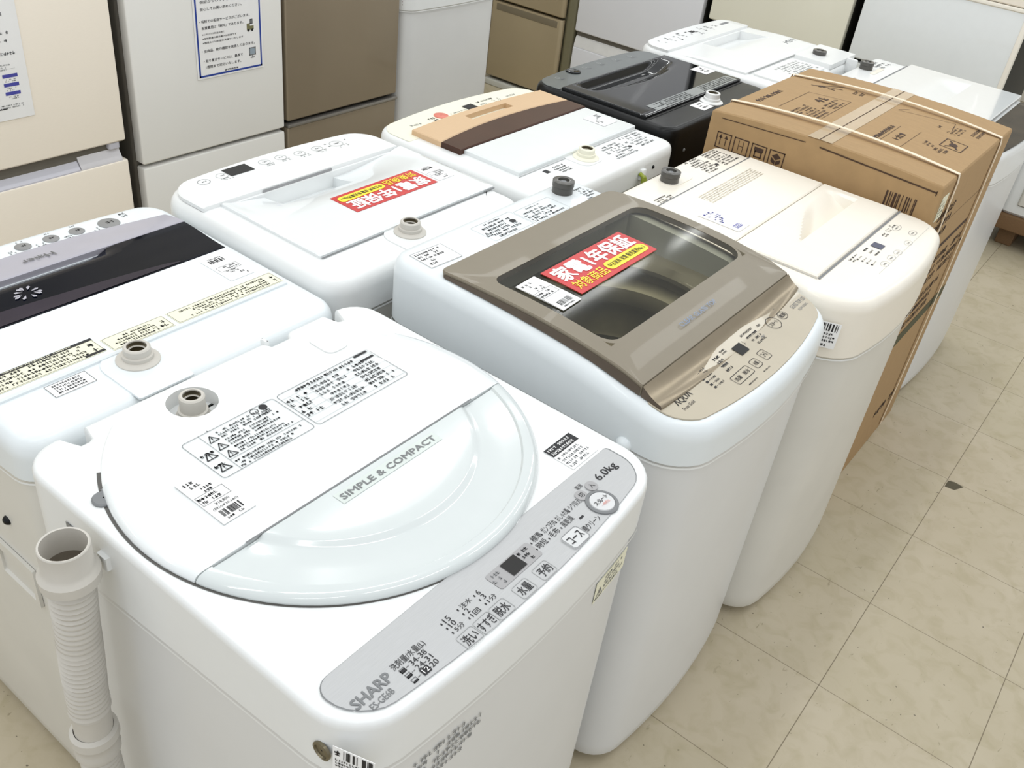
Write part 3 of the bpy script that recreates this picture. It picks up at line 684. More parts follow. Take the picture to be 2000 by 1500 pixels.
# ------------------------------------------------------------------ machine with the smoked glass lid
def glass_lid_machine():
    x0, x1, y0, y1 = -.862, -.252, -.528, .014
    zb = smooth([(-.862, .898), (-.60, .893), (-.45, .882), (-.36, .866), (-.30, .857), (-.22, .850)])
    zt = lambda x, y: zb(x)
    root = thing('washing_machine', ((x0 + x1) / 2, (y0 + y1) / 2, 0), 'white washing machine with smoked glass lid, gold control panel and red sticker on the glass', 'washing machine', 'washing machines of the aisle row')
    shell(root, x0, x1, y0, y1, 1, .032, zt, .775, COOL, STEEL, .065, .045, hole=dict(c=(-.545, -.252), h=(.160, .215)), depth=.055, open_cab=True, edge=1.2)
    # inside of the tub
    mb = MB(); C = (-.545, -.250); zd = .838
    lp = outl(-.707, -.383, -.469, -.035, .01, ns=8, nc=6)
    cir = [(C[0] + .186 * math.cos(math.atan2(y - C[1], x - C[0])), C[1] + .186 * math.sin(math.atan2(y - C[1], x - C[0]))) for x, y in lp]
    mb.loft([at(lp, flat(zd)), at([((a + 2 * c) / 3, (b + 2 * d) / 3) for (a, b), (c, d) in zip(lp, cir)], flat(zd - .008)), at(cir, flat(zd - .022)), at(cir, flat(zd - .03))], TUBD, False, False)
    mb.build('tub_collar', root)
    mb = MB(); lathe(mb, (C[0], C[1], 0), [(.205, .80), (.205, .782), (.19, .775), (.178, .768), (.174, .75), (.178, .735)], TUBS, 56); mb.build('balance_ring', root)
    mb = MB(); lathe(mb, (C[0], C[1], 0), [(.178, .735), (.192, .72), (.196, .70), (.196, .655), (.192, .648), (.196, .641), (.196, .45), (.185, .43), (.12, .425)], TUBS, 56); dr = mb.build('drum', root)
    mb = MB()
    for zz in (.47, .50, .53, .56, .59, .62):
        for k in range(40):
            t = 2 * PI * (k + (.5 if int(zz * 100) % 2 else 0)) / 40; p = Vector((C[0] + .1945 * math.cos(t), C[1] + .1945 * math.sin(t), zz)); r = Vector((-math.sin(t), math.cos(t), 0)) * .004; u = Vector((0, 0, .004))
            mb.add([p - r, p - u, p + r, p + u], [(0, 1, 2, 3)], DARK)
    mb.build('drum_holes', dr, normals=False)['kind'] = 'stuff'
    mb = MB(); n = 72; L = []
    for r, h in ((.186, .428), (.17, .432), (.13, .44), (.09, .452), (.04, .468), (.012, .472)):
        L.append([(C[0] + r * math.cos(2 * PI * k / n), C[1] + r * math.sin(2 * PI * k / n), h + (.016 * max(0, math.cos(6 * PI * k / n)) ** 3 if .03 < r < .16 else 0)) for k in range(n)])
    mb.loft(L, TUBB, True, True); mb.build('pulsator', root)
    # lid: bronze frame, glass, front lip
    zl = smooth([(-.76, .909), (-.66, .913), (-.55, .9125), (-.45, .905), (-.36, .889), (-.34, .880)])
    zlf = lambda x, y: zl(x)
    bx0, bx1, by0, by1 = -.750, -.350, -.512, .014 - .006
    def outer(i): return outl(bx0, bx1, by0, by1, (.004, .004, .03, .012), 1, -.0, ins=i, ns=10, nc=5)
    def inner(i, z=0): return outl(-.668, -.432, -.478, -.020, (.03, .035, .03, .02), ins=i, ns=10, nc=5)
    mb = MB()
    mb.loft([at(outer(.001), zt, .001), at(outer(0), zlf, -.003), at(outer(.0015), zlf, -.0006), at(inner(-.0), zlf, -.0006), at(inner(.0), zlf, -.012)], BRONZE, False, False)
    lid = mb.build('lid_frame', root)
    mb = MB(); g = lin_sp(0, 1, 25)
    vs = [(-.67 + .24 * a, -.48 + .462 * b, zl(-.67 + .24 * a) - .0012) for a in g for b in g]
    mb.add(vs, [(i * 25 + j, (i + 1) * 25 + j, (i + 1) * 25 + j + 1, i * 25 + j + 1) for i in range(24) for j in range(24)], LIDGLASS); mb.build('lid_window', lid)
    mb = MB(); d = Dec(mb, 'R', zlf); d.text('CLEAR GLASS TOP', d.B(-.394, -.385, -.335, -.215), .0004, CLEARBLUE); mb.build('lettering', lid, normals=False)
    # lip: bowed handle along the front of the lid
    mb = MB(); ys = lin_sp(by0, by1, 25); pr = []
    for y in ys:
        t = (y - by0) / (by1 - by0); k = math.sin(PI * t) ** .8
        w = .036 - .010 * t + .012 * k
        xs = [bx1 + .0005 + w * q for q in (0, .06, .35, .7, .95, 1, 1)]
        zz = [zl(bx1) - .001, zl(bx1) - .003 - .004 * k, zl(bx1) - .010 - .012 * k, zl(bx1) - .016 - .010 * k, zl(bx1) - .0185 - .007 * k, zl(bx1) - .021 - .006 * k, zb(xs[-1]) + .001]
        pr.append([(x, y, q) for x, q in zip(xs, zz)])
    m_ = len(pr[0]); mb.add([p for r in pr for p in r], [(i * m_ + j, i * m_ + j + 1, (i + 1) * m_ + j + 1, (i + 1) * m_ + j) for i in range(len(pr) - 1) for j in range(m_ - 1)], BRONZEL)
    for r in (pr[0], pr[-1]): mb.add(r + [(r[0][0], r[0][1], zb(r[0][0]) + .001)], [tuple(range(m_ + 1))], BRONZED)
    mb.build('lid_handle', root, 50)
    mb = MB(); pts = [(x, by0 - .0005, zl(x) - .006) for x in lin_sp(bx0 + .01, bx1 - .003, 14)]
    for i in range(13): mb.add([pts[i], pts[i + 1], (pts[i + 1][0], pts[i + 1][1], zb(pts[i + 1][0]) + .001), (pts[i][0], pts[i][1], zb(pts[i][0]) + .001)], [(0, 1, 2, 3)], BRONZED)
    mb.build('lid_edge', root, normals=False)
    zp = lambda x, y: zb(x) + .0014
    mb = MB(); loop = outl(-.338, x1 - .018, y0 + .014, y1 - .014, (.045, .045, .006, .006), 1, .032, ns=12, nc=6); plate(mb, loop, zt, GOLD, .0014)
    d = Dec(mb, 'R', zp); B = d.B; h = .0006; T = lambda s, xa, xb, ya, yb, m=INK, bd=0: d.text(s, B(xa, xb, ya, yb), h, m, bd)
    T('\u039bQU\u039b', -.3115, -.2985, -.481, -.437, INK, .015); T('Frost Gold', -.2945, -.2885, -.481, -.450)
    for i in range(5):
        xc = -.3155 + .0075 * i; d.rect(B(xc - .002, xc + .002, -.3935, -.388), h, INK); d.line((-.386, -xc), (-.381, -xc), .0006, h, INK); d.micro(B(xc - .003, xc + .003, -.379, -.362), 1, h, INK, 70 + i, 1, 0)
    d.micro(B(-.326, -.319, -.398, -.362), 1, h, INK, 69, 1, 0)
    for i, (xc, yc) in enumerate(((-.322, -.322), (-.313, -.323), (-.304, -.325), (-.294, -.327))): d.micro(B(xc - .004, xc + .004, yc - .011, yc + .011), 1, h, INK, 80 + i, 1, 0)
    d.micro(B(-.328, -.318, -.304, -.288), 2, h, INK, 85, 1, 0); d.micro(B(-.318, -.300, -.243, -.238), 3, h, INK, 86, .7)
    for i in range(4):
        xc = -.324 + .0095 * i; d.micro(B(xc - .0035, xc + .0035, -.232 + .004 * i, -.187), 1, h, INK, 90 + i, .95, 0)
    d.micro(B(-.323, -.316, -.178, -.164), 1, h, INK, 95, 1, 0); d.micro(B(-.302, -.297, -.20, -.185), 1, h, INKG, 96, 1, 0)
    d.micro(B(-.254, -.250, -.340, -.310), 1, h, INK, 97, 1, 0); d.micro(B(-.254, -.250, -.288, -.262), 1, h, INK, 98, 1, 0); d.line((-.100, .324), (-.088, .324), .0008, h, INK)
    T('GLASS TOP LID', -.3095, -.3005, -.063, -.007, INKG); T('AQW-GS50G', -.2955, -.2895, -.056, -.020, INKG)
    pan = mb.build('control_panel', root, normals=False)
    mb = MB(); dd = Dec(mb, 'R', zp); dd.rect(dd.B(-.3175, -.296, -.277, -.250), .0012, DARK); mb.build('display', pan, normals=False)
    for xa, xb, ya, yb, s in ((-.2815, -.2615, -.353, -.297, ('洗濯', '脱水')), (-.2815, -.2615, -.287, -.266, ('水量',)), (-.284, -.262, -.252, -.231, ('コース',))):
        mb = MB(); dd = Dec(mb, 'R', zp); dd.rring(dd.B(xa, xb, ya, yb), .004, .0009, .0007, INK)
        w_ = (yb - ya) / len(s)
        for i, q in enumerate(s): dd.text(q, dd.B(xa + .006, xb - .006, ya + w_ * i + .005, ya + w_ * (i + 1) - .005), .0007, INK, .02)
        mb.build('button', pan, normals=False)
    for xc, yc, ra, rb, s in ((-.3045, -.139, .0175, .0145, 'スタート'), (-.305, -.101, .0125, .0095, '電源')):
        mb = MB(); dd = Dec(mb, 'R', zp); dd.ring(yc, -xc, ra, rb, .0010, .0008, INK); dd.text(s, dd.B(xc - .004, xc + .004, yc - ra * .7, yc + ra * .7), .0008, INK, .02); mb.build('button', pan, normals=False)
    # rear ledge printing, cap, stickers
    mb = MB(); d = Dec(mb, 'R', zt); B = d.B
    d.rring(B(-.829, -.768, -.340, -.225), .004, .0006, .0006, INKL); d.rring(B(-.822, -.764, -.222, -.110), .004, .0006, .0006, INKL)
    d.micro(B(-.826, -.819, -.31, -.25), 1, .0006, INK, 101, .9); d.micro(B(-.817, -.771, -.325, -.24), 5, .0006, INK, 102, .85); d.warn(-.338, .787, .014, .0006, INK)
    d.micro(B(-.818, -.812, -.19, -.13), 1, .0006, INK, 103, .9); d.micro(B(-.808, -.768, -.217, -.118), 5, .0006, INK, 104, .8); d.ell(-.25, .80, .007, .006, .0006, INK)
    d.micro(B(-.81, -.77, -.040, .0), 5, .0006, INK, 105, .85); d.micro(B(-.768, -.762, -.05, -.03), 1, .0006, INK, 106, 1, 0); build_split(mb, 'caution_print', root)
    mb = MB(); d = Dec(mb, 'R', zt, rot=-.06, piv=(-.464, .80)); d.card(d.B(-.826, -.772, -.502, -.428), .0012, PAPER, .001); d.frame(d.B(-.826, -.772, -.502, -.428), .0006, .0015, INKG); d.micro(d.B(-.823, -.797, -.498, -.432), 3, .0016, INK, 107, .9); d.micro(d.B(-.796, -.778, -.495, -.47), 2, .0016, INK, 108, .8); mb.build('information_label', root, normals=False)
    cap_knob(root, -.818, -.064, zb(-.818), .021, .026)
    sticker(root, 'R', zlf, -.626, -.541, -.401, -.160); price_tag(root, 'R', zlf, -.6265, -.532, -.468, -.416, 9, rot=.03)
    bump_cap(root, (-.352, y0, .782), (0, -1, 0), .012)
glass_lid_machine()

# ------------------------------------------------------------------ cream machine beside the carton
def cream_machine():
    x0, x1, y0, y1, z = -.787, -.214, .024, .562, .862
    zt = flat(z)
    root = thing('washing_machine', ((x0 + x1) / 2, (y0 + y1) / 2, 0), 'cream white washing machine with folded lid and small blue display, beside the cardboard box', 'washing machine', 'washing machines of the aisle row')
    shell(root, x0, x1, y0, y1, 1, .034, zt, .735, CREAM, STEELW, .07, .03, edge=1.0, hole=dict(c=(-.50, .311), h=(.174, .221)), depth=.06)
    lx0, lx1, ly0, ly1 = -.684, -.316, .080, .542
    def dent(x, y):
        if x > -.402: return 0
        yl = .19 + (x + .402) / (-.078) * .20
        s = ss(yl, yl + .07, y) * (1 - ss(.50, .515, y))
        return .032 * ss(-.482, -.404, x) * s
    mb = MB(); gridplate(mb, lin_sp(lx0, -.4955, 8), lin_sp(ly0, ly1, 10), lambda x, y: z + .006, z - .001, CREAM); mb.build('lid_rear_half', root)
    mb = MB(); xs = lin_sp(-.4935, -.404, 16) + [-.4021, -.4019] + lin_sp(-.39, lx1, 5)
    gridplate(mb, xs, lin_sp(ly0, ly1, 60), lambda x, y: z + .006 - dent(x, y), z - .03, CREAM)
    mb.build('lid_front_half', root, 20)
    mb = MB(); d = Dec(mb, 'R', zt); d.line((.078, .688), (.556, .688), .004, .0012, MIDG); d.line((.08, .3125), (.55, .3125), .0045, .0012, INKG); d.line((.0775, .68), (.0775, .315), .002, .0012, INKL); mb.build('lid_gap', root, normals=False)
    mb = MB(); d = Dec(mb, 'R', flat(z + .006)); d.micro(d.B(-.652, -.612, .215, .475), 6, .0005, mat('vent_dots', (222, 214, 194), .5), 111, 1, 0); mb.build('embossed_grille', root, normals=False)
    zp = zt; mb = MB(); d = Dec(mb, 'R', zp); B = d.B; h = .0006
    for i, yc in enumerate((.455, .425, .395)): d.micro(B(-.305 + .003 * i, -.292 + .003 * i, yc - .010, yc + .014), 2, h, INK, 120 + i, .7)
    for i in range(3): d.micro(B(-.300 + .012 * i, -.293 + .012 * i, .275, .31), 1, h, INK, 124 + i, .9)
    d.micro(B(-.305, -.290, .208, .224), 2, h, INK, 128, 1, 0)
    for i in range(5): d.rect(B(-.303 + .010 * i, -.299 + .010 * i, .225, .231), h, INK); d.micro(B(-.303 + .01 * i, -.299 + .01 * i, .235, .25), 1, h, INKG, 130 + i, 1, 0)
    d.line((.20, .237), (.52, .237), .0005, h, INKL)
    build_split(mb, 'panel_print', root); pr = root
    mb = MB(); dd = Dec(mb, 'R', zp); dd.rect(dd.B(-.296, -.272, .312, .338), .0012, mat('display_blue', (28, 36, 72), .15, coat=.6)); mb.build('display', pr, normals=False)
    for xc, yc, ra, s in ((-.287, .452, .019, INKG), (-.253, .456, .015, INKG), (-.243, .396, .014, INKL), (-.243, .330, .014, INKL), (-.244, .294, .014, INKL), (-.244, .254, .014, INKL)):
        mb = MB(); dd = Dec(mb, 'R', zp); dd.ring(yc, -xc, ra, .008, .0008, .0007, s); dd.micro(dd.B(xc - .003, xc + .003, yc - ra * .6, yc + ra * .6), 1, .0007, INKG, int(yc * 1000), 1, 0); mb.build('button', pr, normals=False)
    mb = MB(); d = Dec(mb, 'R', zt); d.micro(d.B(-.775, -.703, .375, .445), 8, .0006, INK, 140, .85, .2); d.micro(d.B(-.775, -.703, .455, .53), 8, .0006, INK, 141, .85, .2); d.ell(.44, .72, .006, .005, .0006, INK); d.micro(d.B(-.712, -.69, .13, .195), 3, .0006, INK, 142, .9); build_split(mb, 'caution_print', root)
    mb = MB(); plate(mb, outl(-.765, -.715, .225, .330, .024, ns=2, nc=4), zt, CREAM, .0016); mb.build('cap_seat', root)
    cap_knob(root, -.742, .252, z, .021, .026)
    mb = MB(); d = Dec(mb, None, None, (-.602, .128, z + .0062), (.96, .0, 0), (0, 1, 0), lift=.0)
    d.card((0, .098, 0, .05), .0012, PAPER, .001); d.bars((.066, .09, .012, .038), 14, .0017, INKV, 5); d.micro((.006, .06, .008, .044), 4, .0017, INKV, 150, .5); mb.build('price_tag', root, normals=False)
    mb = MB(); d = Dec(mb, None, None, (-.266, .0215, .792), (math.cos(.38), math.sin(.38), 0), (0, 0, 1), lift=.0035)
    d.card((.0, .036, -.028, .026), .001, PAPER); d.bars((.003, .034, .008, .024), 16, .0015, INK, 8); d.micro((.004, .032, -.016, .006), 3, .0015, INK, 151, 1, .1); d.micro((.01, .03, -.026, -.018), 1, .0015, INK, 152, 1, .4); mb.build('barcode_tag', root, normals=False)
cream_machine()

# ------------------------------------------------------------------ strapped carton
def carton():
    x0, x1, y0, y1, z = -.824, -.247, .578, 1.185, .935
    xc, hx = (x0 + x1) / 2, (x1 - x0) / 2
    zt = lambda x, y: z + .012 * (1 - ((x - xc) / hx) ** 2)
    root = thing('cardboard_box', (xc, (y0 + y1) / 2, 0), 'tall brown cardboard box tied with two cream straps, standing beside the cream washing machine', 'box')
    mb = MB(); o = lambda i: outl(x0, x1, y0, y1, .004, ins=i, ns=12, nc=3)
    mb.loft([at(o(.003), flat(0)), at(o(0), flat(.004)), at(o(0), flat(.4)), at(o(0), flat(z - .006)), at(o(.001), zt, -.003), at(o(.004), zt, 0)] + [at(shrink(o(.004), s), zt) for s in (.8, .55, .3, .1)], CARD)
    mb.build('carton_body', root)
    top = Dec(MB(), 'R', zt)
    xs = -.545
    mb = MB(); d = Dec(mb, 'R', zt); d.rect(d.B(xs - .030, xs + .030, y0 + .001, y1 - .001), .0007, TAPE); mb.build('sealing_tape', root, normals=False)
    mb = MB(); d = Dec(mb, 'R', zt); d.rect(d.B(xs - .0012, xs + .0012, y0, y1), .0012, CARDD); mb.build('flap_seam', root, normals=False)
    ps = lambda r: None
    mb = MB(); d = Dec(mb, None, None, (0, y0, 0), (1, 0, 0), (0, 0, 1)); d.line((x0 + .03, z - .012), (xs - .03, z - .003), .002, .0008, CARDD); d.line((xs + .005, z - .004), (x1 - .012, z - .017), .0035, .0008, CARDD); d.line((x1 - .012, z - .013), (x1 - .012, z - .024), .0025, .0008, CARDD)
    for i in range(4):
        a = -.796 + .0475 * i; bx = (a, a + .040, .850, .890); d.frame(bx, .0025, .0008, INKBR)
        if i == 0:
            for q in (.011, .026):
                d.line((a + q, .858), (a + q, .878), .002, .0008, INKBR); d.poly([(a + q - .005, .876), (a + q + .005, .876), (a + q, .885)], .0008, INKBR)
        elif i == 1:
            d.line((a + .014, .857), (a + .014, .884), .0014, .0008, INKBR); d.line((a + .026, .857), (a + .026, .884), .0014, .0008, INKBR); d.line((a + .014, .871), (a + .026, .871), .0014, .0008, INKBR)
        elif i == 2:
            d.rect((a + .008, a + .032, .874, .883), .0008, INKBR); d.frame((a + .010, a + .030, .858, .874), .003, .0008, INKBR)
        else:
            d.poly([(a + .008, .876), (a + .020, .884), (a + .032, .876), (a + .020, .868)], .0008, INKBR); d.poly([(a + .008, .872), (a + .019, .865), (a + .019, .856), (a + .008, .862)], .0008, INKBR); d.poly([(a + .032, .872), (a + .021, .865), (a + .021, .856), (a + .032, .862)], .0008, INKBR)
    d.bars((-.362, -.292, .852, .889), 26, .0008, INKBR, 12); d.line((x0 + .02, .81), (x1 - .02, .81), .0008, .0006, TAPE)
    build_split(mb, 'side_print', root)
    # top printing
    mb = MB(); d = Dec(mb, 'R', zt); B = d.B; h = .0008
    d.micro(B(-.792, -.768, .735, .89), 1, h, INKBR, 160, 1, 0)
    d.line((1.01, .735), (1.06, .67), .003, h, INKBR); d.micro(B(-.735, -.675, 1.005, 1.035), 2, h, INKBR, 161, 1, 0); d.line((1.005, .745), (1.03, .665), .003, h, INKBR); d.line((1.05, .735), (1.075, .70), .002, h, INKBR)
    d.line((.735, .72), (.93, .72), .0012, h, INKBR); d.line((.93, .72), (.94, .607), .0012, h, INKBR); d.line((.735, .605), (.94, .607), .0012, h, INKBR)
    d.micro(B(-.690, -.650, .84, .93), 1, h, INKBR, 162, .9, 0); d.micro(B(-.685, -.61, .72, .83), 7, h, INKBR, 163, .8); d.micro(B(-.648, -.61, .84, .93), 3, h, INKBR, 164, .8)
    d.micro(B(-.640, -.605, 1.02, 1.06), 2, h, INKBR, 165, 1, 0)
    d.line((1.0, .50), (1.03, .48), .0015, h, INKBR); d.line((.995, .498), (1.04, .36), .0012, h, INKBR); d.line((1.04, .36), (.97, .35), .0012, h, INKBR); d.micro(B(-.39, -.375, .965, .99), 1, h, INKBR, 166, 1, 0)
    d.micro(B(-.475, -.455, .72, .86), 1, h, INKBR, 167, 1, 0); d.line((.72, .45), (.87, .45), .001, h, INKBR); d.micro(B(-.44, -.415, .76, .83), 1, h, INKBR, 168, 1, 0); d.line((.72, .40), (.88, .40), .001, h, INKBR)
    d.rring(B(-.342, -.288, .835, .905), .003, .0025, h, INKBR); d.ell(.87, .316, .013, .010, h, INKBR); d.line((.845, .30), (.895, .33), .005, h, INKBR); d.line((.845, .33), (.86, .318), .004, h, INKBR)
    d.micro(B(-.375, -.345, .80, .835), 3, h, INKBR, 169, .7); d.micro(B(-.345, -.31, .78, .82), 3, h, INKBR, 170, .8); d.micro(B(-.36, -.325, .95, 1.03), 4, h, INKBR, 171, .7); d.micro(B(-.312, -.285, .99, 1.07), 2, h, INKBR, 172, 1, 0)
    build_split(mb, 'top_print', root)
    # face towards the aisle
    mb = MB(); d = Dec(mb, None, None, (x1, 0, 0), (0, 1, 0), (0, 0, 1)); h = .0008
    d.micro((.64, .80, .76, .86), 3, h, INKBR, 180, .9); d.rect((.72, 1.05, .71, .722), h, INKBR); d.micro((.80, 1.12, .60, .69), 3, h, INKBR, 181, .95); d.rect((.60, 1.17, .44, .475), h, GREEN); d.micro((.75, 1.05, .49, .58), 3, h, INKBR, 182, .9); d.micro((.9, 1.1, .12, .16), 1, h, INKBR, 183, .9); d.line((y0, .80), (y1, .80), .001, h, CARDD)
    build_split(mb, 'front_print', root)
    mb = MB(); d = Dec(mb, None, None, (x1, 0, 0), (0, 1, 0), (0, 0, 1)); d.card((.60, .65, .845, .905), .001, PAPERC); d.micro((.603, .647, .85, .90), 5, .0015, INK, 184, .6); mb.build('shipping_label', root, normals=False)
    for ys in (.685, 1.062):
        mb = MB(); path = []
        for q in lin_sp(0, .9, 12): path.append((x0 - .003, ys, .02 + q))
        for q in lin_sp(0, 1, 21): x = x0 + (x1 - x0) * q; path.append((x, ys, zt(x, 0) + .0035 + .006 * math.sin(PI * q)))
        for q in lin_sp(0, .9, 12): path.append((x1 + .003 + .004 * math.sin(PI * q / .9), ys, .92 - q))
        w = .0065; L = []
        for i, p in enumerate(path):
            a = Vector(path[max(i - 1, 0)]); b = Vector(path[min(i + 1, len(path) - 1)]); t = (b - a).normalized(); n = Vector((0, 1, 0)).cross(t) * .0008 * -1
            p = Vector(p); L.append([p + Vector((0, -w, 0)), p + Vector((0, w, 0)), p + Vector((0, w, 0)) + n, p + Vector((0, -w, 0)) + n])
        mb.loft(L, STRAP); mb.build('strap', root)
carton()

# ------------------------------------------------------------------ white machine behind the carton
def far_aisle_machine():
    x0, x1, y0, y1, z = -.835, -.258, 1.235, 1.838, .862
    zb = pw([(x0, z), (-.36, z - .002), (-.34, z - .012), (x1 + .05, z - .022)])
    zt = lambda x, y: zb(x)
    root = thing('washing_machine', ((x0 + x1) / 2, (y0 + y1) / 2, 0), 'white washing machine with dark glossy front panel, standing behind the cardboard box', 'washing machine', 'washing machines of the aisle row')
    shell(root, x0, x1, y0, y1, 1, .022, zt, .745, WHITE, STEEL, .06, .03, hole=dict(c=(-.53, 1.5365), h=(.170, .278)), depth=.05)
    mb = MB(); def_ = lambda x, y: z + .010 - (.02 * ss(-.60, -.50, x) * (1 if x < -.495 else 0) * ss(1.30, 1.40, y) * (1 - ss(1.70, 1.78, y)))
    gridplate(mb, lin_sp(-.71, -.50, 14) + [-.4951, -.4949] + lin_sp(-.47, -.348, 6), lin_sp(y0 + .01, y1 - .01, 30), def_, z - .012, GLOSSW); mb.build('lid', root, 20)
    mb = MB(); d = Dec(mb, 'R', flat(z)); d.line((y0 + .02, .719), (y1 - .01, .719), .007, .0012, INKG); mb.build('lid_gap', root, normals=False)
    mb = MB(); plate(mb, outl(-.343, x1 - .006, y0 + .012, y1 - .012, (.04, .04, .004, .004), 1, .022, ns=10), zt, PANELREFL, .003); mb.build('control_panel', root)
    mb = MB(); d = Dec(mb, 'R', flat(z)); d.micro(d.B(-.815, -.735, 1.30, 1.52), 6, .0006, INKG, 190, .8); d.micro(d.B(-.815, -.76, 1.70, 1.8), 3, .0006, INKG, 191, .8); build_split(mb, 'caution_print', root)
    cap_knob(root, -.80, 1.648, z, .021, .024)
    mb = MB(); plate(mb, outl(-.77, -.755, 1.60, 1.70, .006, ns=2), flat(z), CREAM, .002); mb.build('cap_rest', root)
far_aisle_machine()

# ------------------------------------------------------------------ rear row, backs towards us, panels towards the fridges
GR = 'washing machines of the rear row'
def scale_from_camera(name_fn, x, y, wide, tall):
    """build a machine, then scale its place and width about the camera, with its top lowered"""
    before = set(bpy.data.objects); name_fn()
    root = [o for o in bpy.data.objects if o not in before and o.type == 'EMPTY'][0]
    root.location = (x, y, 0); root.scale = (wide, wide, tall)  # place and factors come from scaling the machine about the camera position
def navy_lid_machine():
    x0, x1, y0, y1, z = -1.312, -.815, -1.187, -.662, .872
    zt = flat(z)
    root = thing('washing_machine', ((x0 + x1) / 2, (y0 + y1) / 2, 0), 'white washing machine with navy black lid band and grey buttons, at the left edge', 'washing machine', GR)
    shell(root, x0, x1, y0, y1, -1, .015, zt, lambda x, y: .80 - .10 * (x1 - x) , COOL, STEELW, .05, .045, edge=1.3)
    # lid: grey grip strip, dark band, white rear part
    ly0, ly1 = y0 + .012, -.686
    bw = lambda x, y: (x - .022 * (1 - ((y + .925) / .26) ** 2) * ss(-1.1, -1.2, x), y) if x < -1.1 else (x, y)
    bowf = lambda k: (lambda x, y: (x - k * (1 - ((y + .925) / .26) ** 2), y))
    mb = MB(); gridplate(mb, lin_sp(-1.238, -1.188, 6), lin_sp(ly0, ly1, 24), lambda x, y: z + .0025 + .0095 * ss(-1.255, -1.195, x), z - .001, LAV, be=.0015, warp=lambda x, y: (x - .030 * (1 - ((y + .925) / .262) ** 2) * (-1.188 - x) / .050, y))
    o = mb.build('grip_strip', root, 25)
    mb = MB(); d = Dec(mb, 'L', lambda x, y: z + .0025 + .0095 * ss(-1.255, -1.195, x)); d.text('Haier', d.B(-1.232, -1.214, -.958, -.905), .0022, DGREY, .012); mb.build('lettering', o, normals=False)
    mb = MB(); gridplate(mb, lin_sp(-1.187, -1.078, 16), lin_sp(ly0, ly1, 30), lambda x, y: z + .012 - .006 * ss(-1.187, -1.08, x) - .012 * ss(-1.16, -1.187, x) * (1 if y < -.86 else ss(-.83, -.86, y)), z - .001, NAVY, be=.002); dk = mb.build('dark_band', root, 25)
    mb = MB(); d = Dec(mb, 'L', lambda x, y: z + .0125 - .006 * ss(-1.187, -1.08, x)); rnd = random.Random(4)
    for i in range(11):
        t = i * 2.4; a, b = 1.0 + .008 * math.cos(t) * (1 + .3 * math.sin(i)), -1.135 + .007 * math.sin(t)
        d.poly([(a, b), (a + .010 * math.cos(t - .3), b + .008 * math.sin(t - .3)), (a + .013 * math.cos(t), b + .010 * math.sin(t)), (a + .010 * math.cos(t + .3), b + .008 * math.sin(t + .3))], .0012, LAV)
    mb.build('flower_mark', dk, normals=False)
    mb = MB(); d = Dec(mb, 'L', lambda x, y: z + .0125 - .006 * ss(-1.187, -1.08, x)); k = 16
    for i in range(k):
        a0, a1 = 1.17 - .40 * i / k, 1.17 - .40 * (i + 1) / k; w0, w1 = .040 * (1 - i / k) ** .6 + .001, .040 * (1 - (i + 1) / k) ** .6 + .001
        for q in range(3): d.mb.add([d.P(a0, -1.079 - w0 * q / 3, .0006), d.P(a1, -1.079 - w1 * q / 3, .0006), d.P(a1, -1.079 - w1 * (q + 1) / 3, .0006), d.P(a0, -1.079 - w0 * (q + 1) / 3, .0006)], [(0, 1, 2, 3)], PURPLE)
    mb.build('plum_stripe', dk, normals=False)
    mb = MB(); gridplate(mb, lin_sp(-1.0775, -.922, 8), lin_sp(ly0, ly1, 10), lambda x, y: z + .006, z - .001, COOL); lid = mb.build('lid', root, 25)
    zl = flat(z + .006)
    def band(ya, yb, xa, xb, seed, dark=False):
        mb = MB(); d = Dec(mb, 'L', zl); B = d.B; d.card(B(xa, xb, ya, yb), .0008, PAPERC, .0006); d.rring(B(xa + .001, xb - .001, ya + .001, yb - .001), .003, .0006, .0012, INKG)
        if dark: d.rect(B(xa, xa + .0055, ya, yb), .0014, INK); d.micro(B(xa, xa + .0055, ya + .01, yb - .03), 1, .0018, PAPERC, seed, .9); d.rect(B(xb - .006, xb - .001, yb - .03, yb), .0014, INK)
        d.micro(B(xa + .006, xb - .003, ya + .006, yb - .022), 4, .0012, INK, seed + 1, .85, .2); d.micro(B(xa + .01, xb - .004, yb - .02, yb - .006), 2, .0012, INK, seed + 2, .9); mb.build('caution_label', root, normals=False)
    band(-1.172, -1.0, -.975, -.934, 200, True); band(-.993, -.893, -.962, -.927, 204); band(-.886, -.690, -.962, -.927, 208)
    mb = MB(); d = Dec(mb, 'L', zt); d.card(d.B(-.918, -.888, -1.103, -1.045), .0008, PAPER, .0006); d.frame(d.B(-.918, -.888, -1.103, -1.045), .0006, .0012, INK); d.micro(d.B(-.915, -.891, -1.10, -1.055), 4, .0012, INK, 212, 1, .1); mb.build('caution_label', root, normals=False)
    price_tag(root, 'L', zl, -1.058, -.978, -.752, -.706, 15)
    mb = MB(); plate(mb, outl(-.93, x1 + .001, -1.03, -.944, (.004, .004, .035, .035), ns=3), zt, COOL, .0022); mb.build('tap_seat', root)
    tap(root, -.893, -.979, z + .002, HOSE)
    # buttons on the front strip
    for i, (bx, by, r) in enumerate(((-1.284, -.976, .012), (-1.284, -.924, .013), (-1.282, -.877, .013), (-1.281, -.832, .013), (-1.275, -.776, .0185))):
        mb = MB(); lathe(mb, (bx, by, z), [(r, -.001), (r, .001), (r * .9, .0016), (.001, .0016)], GREYBTN, 24); d = Dec(mb, 'L', flat(z + .0018)); d.micro(d.B(bx - r * .3, bx + r * .3, by - r * .45, by + r * .45), 1, .0005, INK, i, 1, 0); mb.build('button', root)
    mb = MB(); d = Dec(mb, 'L', zt)
